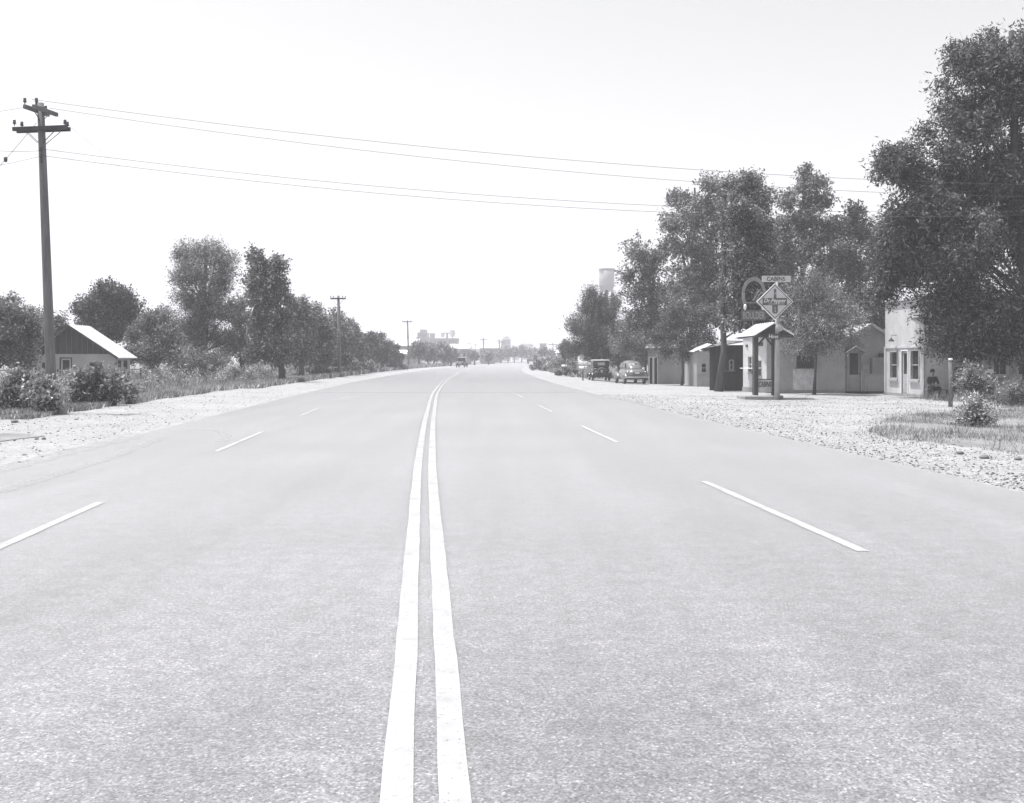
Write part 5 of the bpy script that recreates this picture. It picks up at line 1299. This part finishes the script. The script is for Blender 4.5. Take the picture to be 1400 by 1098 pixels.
# ------------------------------------------------------------------ the far town
def water_tower():
    Y = 420.0; c = U(829.5, 0, Y); R_ = 10.5 / F * Y; z0, z1 = zpx(391, Y), zpx(368, Y)
    root = empty('water_tower', (c.x, Y, 0), 'pale elevated water tank on legs above the conical tree', 'water tower')
    mb = MB(); mb.lathe((c.x, Y, 0), [(.4, z0 - 2.4), (R_ * .55, z0 - 2.0), (R_ * .85, z0 - 1.1), (R_, z0), (R_, z1), (R_ * .5, z1 + .3), (.1, z1 + .5)], 28); mb.build('tank', M_tank, root, True)
    mb = MB(); mb.lathe((c.x, Y, 0), [(R_ + .05, z0 - .15), (R_ + .5, z0 - .1), (R_ + .5, z0 + .05), (R_ + .02, z0 + .1)], 28); mb.lathe((c.x, Y, 0), [(R_ + .02, z1 - .1), (R_ + .35, z1 - .05), (R_ + .35, z1 + .1), (R_ - .2, z1 + .15)], 28); mb.build('balcony', M_conc, root)
    for k in range(4):
        th = math.pi / 4 + k * math.pi / 2; mb = MB(); mb.tube([(c.x + R_ * 1.7 * math.cos(th), Y + R_ * 1.7 * math.sin(th), 0), (c.x + R_ * .95 * math.cos(th), Y + R_ * .95 * math.sin(th), z0)], .28, 6); mb.build('leg', M_tank, root)
    mb = MB(); mb.tube([(c.x, Y, 0), (c.x, Y, z0 - 2.2)], .5, 10)
    for h in (.35, .7):
        P_ = [(c.x + R_ * (1.7 - .75 * h) * math.cos(math.pi / 4 + k * math.pi / 2), Y + R_ * (1.7 - .75 * h) * math.sin(math.pi / 4 + k * math.pi / 2), z0 * h) for k in range(4)]
        for k in range(4): mb.tube([P_[k], P_[(k + 1) % 4]], .12, 5)
    mb.build('riser_pipe', M_tank, root)
water_tower()
def far_building(name, label, x0, x1, top, Y, mat, floors=3, bays=6, depth=14, base=489.5, roof=None, group=None, cat='building', steps=None, rooft=.4):
    a, e = U(x0, 0, Y).x, U(x1, 0, Y).x; zt = zpx(top, Y)
    root = empty(name, ((a + e) / 2, Y, 0), label, cat, group)
    mb = MB(); mb.box(a, e, Y, Y + depth, -1, zt)
    if steps:
        for (sx0, sx1, st) in steps: mb.box(U(sx0, 0, Y).x, U(sx1, 0, Y).x, Y + 1.0, Y + depth - 1, zt + .001, zpx(st, Y))
    mb.build('wall', mat, root)
    ww = (e - a) / bays; fh = (zt - .6) / floors
    for i in range(bays):
        for j in range(floors):
            x = a + ww * (i + .5); z = .6 + fh * (j + .35); mb = MB()
            mb.box(x - ww * .26, x + ww * .26, Y - .06, Y + .02, z, z + fh * .45); mb.build('window', M_glass, root)
    mb = MB(); o_ = .5 if roof is not None else .25
    if roof is M_metalr:
        rr = zt + rooft * 2.2
        mb.slab((a - o_, Y - o_, zt + .05), (e + o_, Y - o_, zt + .05), (e + o_, Y + depth / 2, rr), (a - o_, Y + depth / 2, rr), .12)
        mb.slab((a - o_, Y + depth / 2 + .003, rr), (e + o_, Y + depth / 2 + .003, rr), (e + o_, Y + depth + o_, zt + .05), (a - o_, Y + depth + o_, zt + .05), .12)
    else: mb.box(a - o_, e + o_, Y - o_, Y + depth + o_, zt + .01, zt + rooft)
    mb.build('roof', roof or M_conc, root)
    return root
hotel = far_building('hotel_building', 'large stepped hotel block rising highest in the distant town', 567, 586, 468, 620, M_brick, 4, 7, 18, steps=[(568.5, 585.5, 461), (570.5, 583.5, 454.5), (574, 581, 450.5)], rooft=.01)
mb = MB()
Yh = 621
for (x0, x1, y0, y1) in ((569.5, 584.5, 462, 466), (571.5, 582.5, 456, 460)):
    n = 8
    for i in range(n):
        x = U(x0 + (x1 - x0) * (i + .5) / n, 0, Yh).x; mb = MB(); mb.box(x - .3, x + .3, Yh - .3, Yh + .02, zpx(y1, Yh), zpx(y0 + 1, Yh)); mb.build('window', M_glass, hotel)
far_building('tower_building', 'narrow block joined beside the stepped hotel', 587.5, 593, 456.5, 640, M_brick, 6, 2, 10)
far_building('flat_brick_building', 'wide flat roofed dark block right of the hotel', 593.5, 625.5, 463.5, 560, M_brick, 3, 8, 16)
far_building('metal_shed', 'long shed with bright roof left of the hotel', 541, 569, 473, 330, M_palewall, 1, 6, 14, roof=M_metalr, rooft=1.0)
far_building('metal_shed', 'lower shed with bright roof just behind the third pole', 546, 567, 484, 290, M_palewall, 1, 5, 10, roof=M_metalr, rooft=.5)
far_building('metal_shed', 'bright roofed shed right of the shrub clump', 616, 641, 476.5, 420, M_palewall, 1, 4, 14, roof=M_metalr, rooft=.8)
far_building('small_store', 'small pale store with flat roof behind the oncoming car', 632, 643, 480, 300, M_palewall, 1, 2, 8)
far_building('metal_shed', 'wide bright roofed shed near the tall mast', 656, 681, 476, 430, M_palewall, 1, 6, 14, roof=M_metalr, rooft=.7)
far_building('small_store', 'low white store with awning left of the far road end', 657, 676, 483.5, 330, M_palewall, 1, 3, 8)
sil = far_building('grain_tower', 'squat tower building with a small domed top beyond the road end', 686.5, 698, 464.5, 700, M_brick, 3, 2, 9)
mb = MB(); c = U(692, 464, 704); mb.lathe((c.x, 704, c.z + .4), [(2.2, 0), (1.9, .8), (1, 1.4), (.1, 1.6)], 12); mb.build('dome', M_roofd, sil, True)
far_building('pale_building', 'faint pale building on the skyline right of the tower', 712, 728, 470.5, 900, M_palewall, 3, 6, 12)
far_building('dark_building', 'small dark block on the skyline above the truck', 738.5, 747, 470.5, 560, M_brick, 2, 2, 9)
far_building('white_house', 'low white house between the dark block and the small dark tree', 746, 771, 483, 330, M_palewall, 1, 5, 8, roof=M_metalr, rooft=.4)
far_building('white_house', 'tiny white house partly behind the conical tree', 775, 790, 476, 170, M_palewall, 1, 3, 6, roof=M_roofd, rooft=.3)
for i in range(7):
    x = [548, 556, 628, 644, 668, 700, 752][i]
    far_building('low_building', 'far low roof on the skyline, ' + ['left of the third pole', 'just left of the hotel', 'right of the flat block', 'left of the mast', 'right of the mast', 'behind the far tree line', 'right of the dark block'][i], x, x + [7, 10, 14, 12, 14, 10, 12][i], [471, 468, 479, 478, 477, 476, 478][i], 760 + i * 20, M_brick if i % 2 else M_palewall, 1, 3, 10, group='far low buildings')
# town masts, tank stand, poles
def billboard_tank():
    Y = 500; root = empty('rooftop_tank_stand', (U(612, 0, Y).x, Y, 0), 'tall frame with two hanging tanks above the flat block', 'tank')
    P = lambda x, y: U(x, y, Y)
    mb = MB(); mb.bar(P(610.5, 490), P(611.5, 455.5), .7); mb.bar(P(603, 455.5), P(622, 455.5), .35); mb.bar(P(618, 490), P(618.5, 455.5), .4); mb.bar(P(618, 462), P(622.5, 455.5), .25); mb.build('frame', M_wood, root)
    mb = MB(); c = P(605, 458); mb.lathe((c.x, Y, c.z), [(.8, -.9), (.85, .6), (.4, .8)], 12); mb.build('tank', M_conc, root, True)
    mb = MB(); c = P(618.5, 456); mb.lathe((c.x, Y, c.z), [(1.0, -1.4), (1.1, 1.2), (.6, 1.6)], 12); mb.build('tank', M_conc, root, True)
billboard_tank()
def mast(px, top, Y, r_, label):
    mb = MB(); B = U(px, 490, Y); mb.tube([(B.x, Y, 0), (B.x, Y, zpx(top, Y))], [r_, r_ * .6], 6); mb.bar((B.x - 1.2, Y, zpx(top, Y) - .6), (B.x + 1.2, Y, zpx(top, Y) - .6), .18); o = mb.build('distant_pole', M_wood, None); tag(o, label, 'pole', 'far poles in town')
for px, top, Y, r_, lb in [(661, 462, 360, .28, 'thick mast standing left of the far road end'), (682.5, 464, 420, .3, 'left of two poles beside the squat tower'), (686, 466, 420, .2, 'right of two poles beside the squat tower'), (641.5, 468, 500, .14, 'thin pole right of the flat block'), (650, 470, 560, .14, 'thin pole between flat block and mast'),
                           (673.5, 471, 560, .14, 'thin pole right of the mast'), (756, 468, 300, .14, 'leaning thin pole above the weedy mound'), (763, 472, 380, .12, 'short thin pole right of the leaning one'), (773, 470, 150, .14, 'dark post at the left foot of the conical tree'), (728, 471, 600, .14, 'thin pole above the pale skyline building')]:
    mast(px, top, Y, r_, lb)
# town trees
tw = 'far trees in town'
def small_tree(label, px, py, s_, Y, seed, leaf=M_leaf, n=2600):
    tree('distant_tree', label, px, Y, [(px, py, s_), (px - s_ * .8, py + s_ * .7, s_ * .8), (px + s_ * .8, py + s_ * .7, s_ * .8), (px, py + s_ * 1.2, s_ * .9)], leaf, n, .003 * Y ** .95 * .6, .6, .2, seed=seed, group=tw, slen=.8, spread=.4)
sh = ['leftmost', 'second', 'third', 'fourth', 'rightmost']
for i, (x, y, s_) in enumerate([(572, 474, 8), (584, 477, 8), (594, 477, 7), (606, 477, 8), (616, 482, 7)]):
    small_tree(sh[i] + ' round tree of the clump before the distant hotel', x, y, s_, 215 + 6 * i, 100 + i, M_leaf, 4200)
for i, (x, y, s_) in enumerate([(684, 481, 5), (694, 479, 5), (703, 478, 5), (713, 478, 5), (722, 480, 4.5), (732, 480, 5)]):
    small_tree(['first', 'second', 'third', 'fourth', 'fifth', 'sixth'][i] + ' tree from the left in the row at the far road end', x, y, s_, 400 + 8 * i, 110 + i, M_leaf, 1800)
for i, (x, y, s_) in enumerate([(648, 484, 4), (668, 485, 3), (744, 479, 4), (753, 483, 4), (637, 488, 4)]):
    small_tree(['pale shrubby tree right of the small store', 'little tree before the low white store', 'tree below the dark skyline block', 'tree behind the weedy mound', 'low tree beside the oncoming car'][i], x, y, s_, 280 + 10 * i, 120 + i, M_leafl, 1500)
mb = MB()
for px in (576, 588, 601, 655, 664):
    pass
proto = bpy.data.objects.get('distant_tree')
rb = random.Random(77)
ORD = 'first second third fourth fifth sixth seventh eighth ninth tenth eleventh twelfth thirteenth fourteenth fifteenth sixteenth'.split()
bt = 'background trees behind the left row'
def back_tree(px, Y, h_, side, i, group):
    o = copy_tree(proto, loc=GP(px, Y), rz=rb.uniform(0, 6.28), group=group)
    o.scale = (h_ / 11.0 * rb.uniform(1.2, 1.5), h_ / 11.0 * 1.3, h_ / 11.0)
    o['label'] = side
for i in range(16):
    back_tree(10 + i * 33 + rb.uniform(-6, 6), 125 + rb.uniform(-8, 25) + i * 3, 7.5 - i * .14, ORD[i] + ' from the left of the far background trees behind the left tree row', i, bt)
for i in range(6):
    back_tree(845 + i * 26, 118 + rb.uniform(0, 10), 6.5, ORD[i] + ' from the left of the background trees behind the parked cars', i, 'background trees behind the parked cars')
struct('town_verge', strip(240, 600, -34, -9.5, .03, jitter=.6), M_soil)

# ------------------------------------------------------------------ haze
mb = MB(); mb.box(-1600, 1600, -60, 1650, -6.5, 60)
hz = mb.build('haze', None) if False else None
me = bpy.data.meshes.new('haze'); me.from_pydata(mb.v, [], mb.f); me.update()
m_h = bpy.data.materials.new('pale_haze'); m_h.use_nodes = True
t = m_h.node_tree; t.nodes.clear(); oo = t.nodes.new('ShaderNodeOutputMaterial'); pv = t.nodes.new('ShaderNodeVolumePrincipled')
pv.inputs['Color'].default_value = (.95, .95, 1.0, 1); pv.inputs['Density'].default_value = .0009; pv.inputs['Anisotropy'].default_value = 0.0
t.links.new(pv.outputs[0], oo.inputs['Volume'])
me.materials.append(m_h); ho = bpy.data.objects.new('haze', me); COL.objects.link(ho); ho['kind'] = 'stuff'
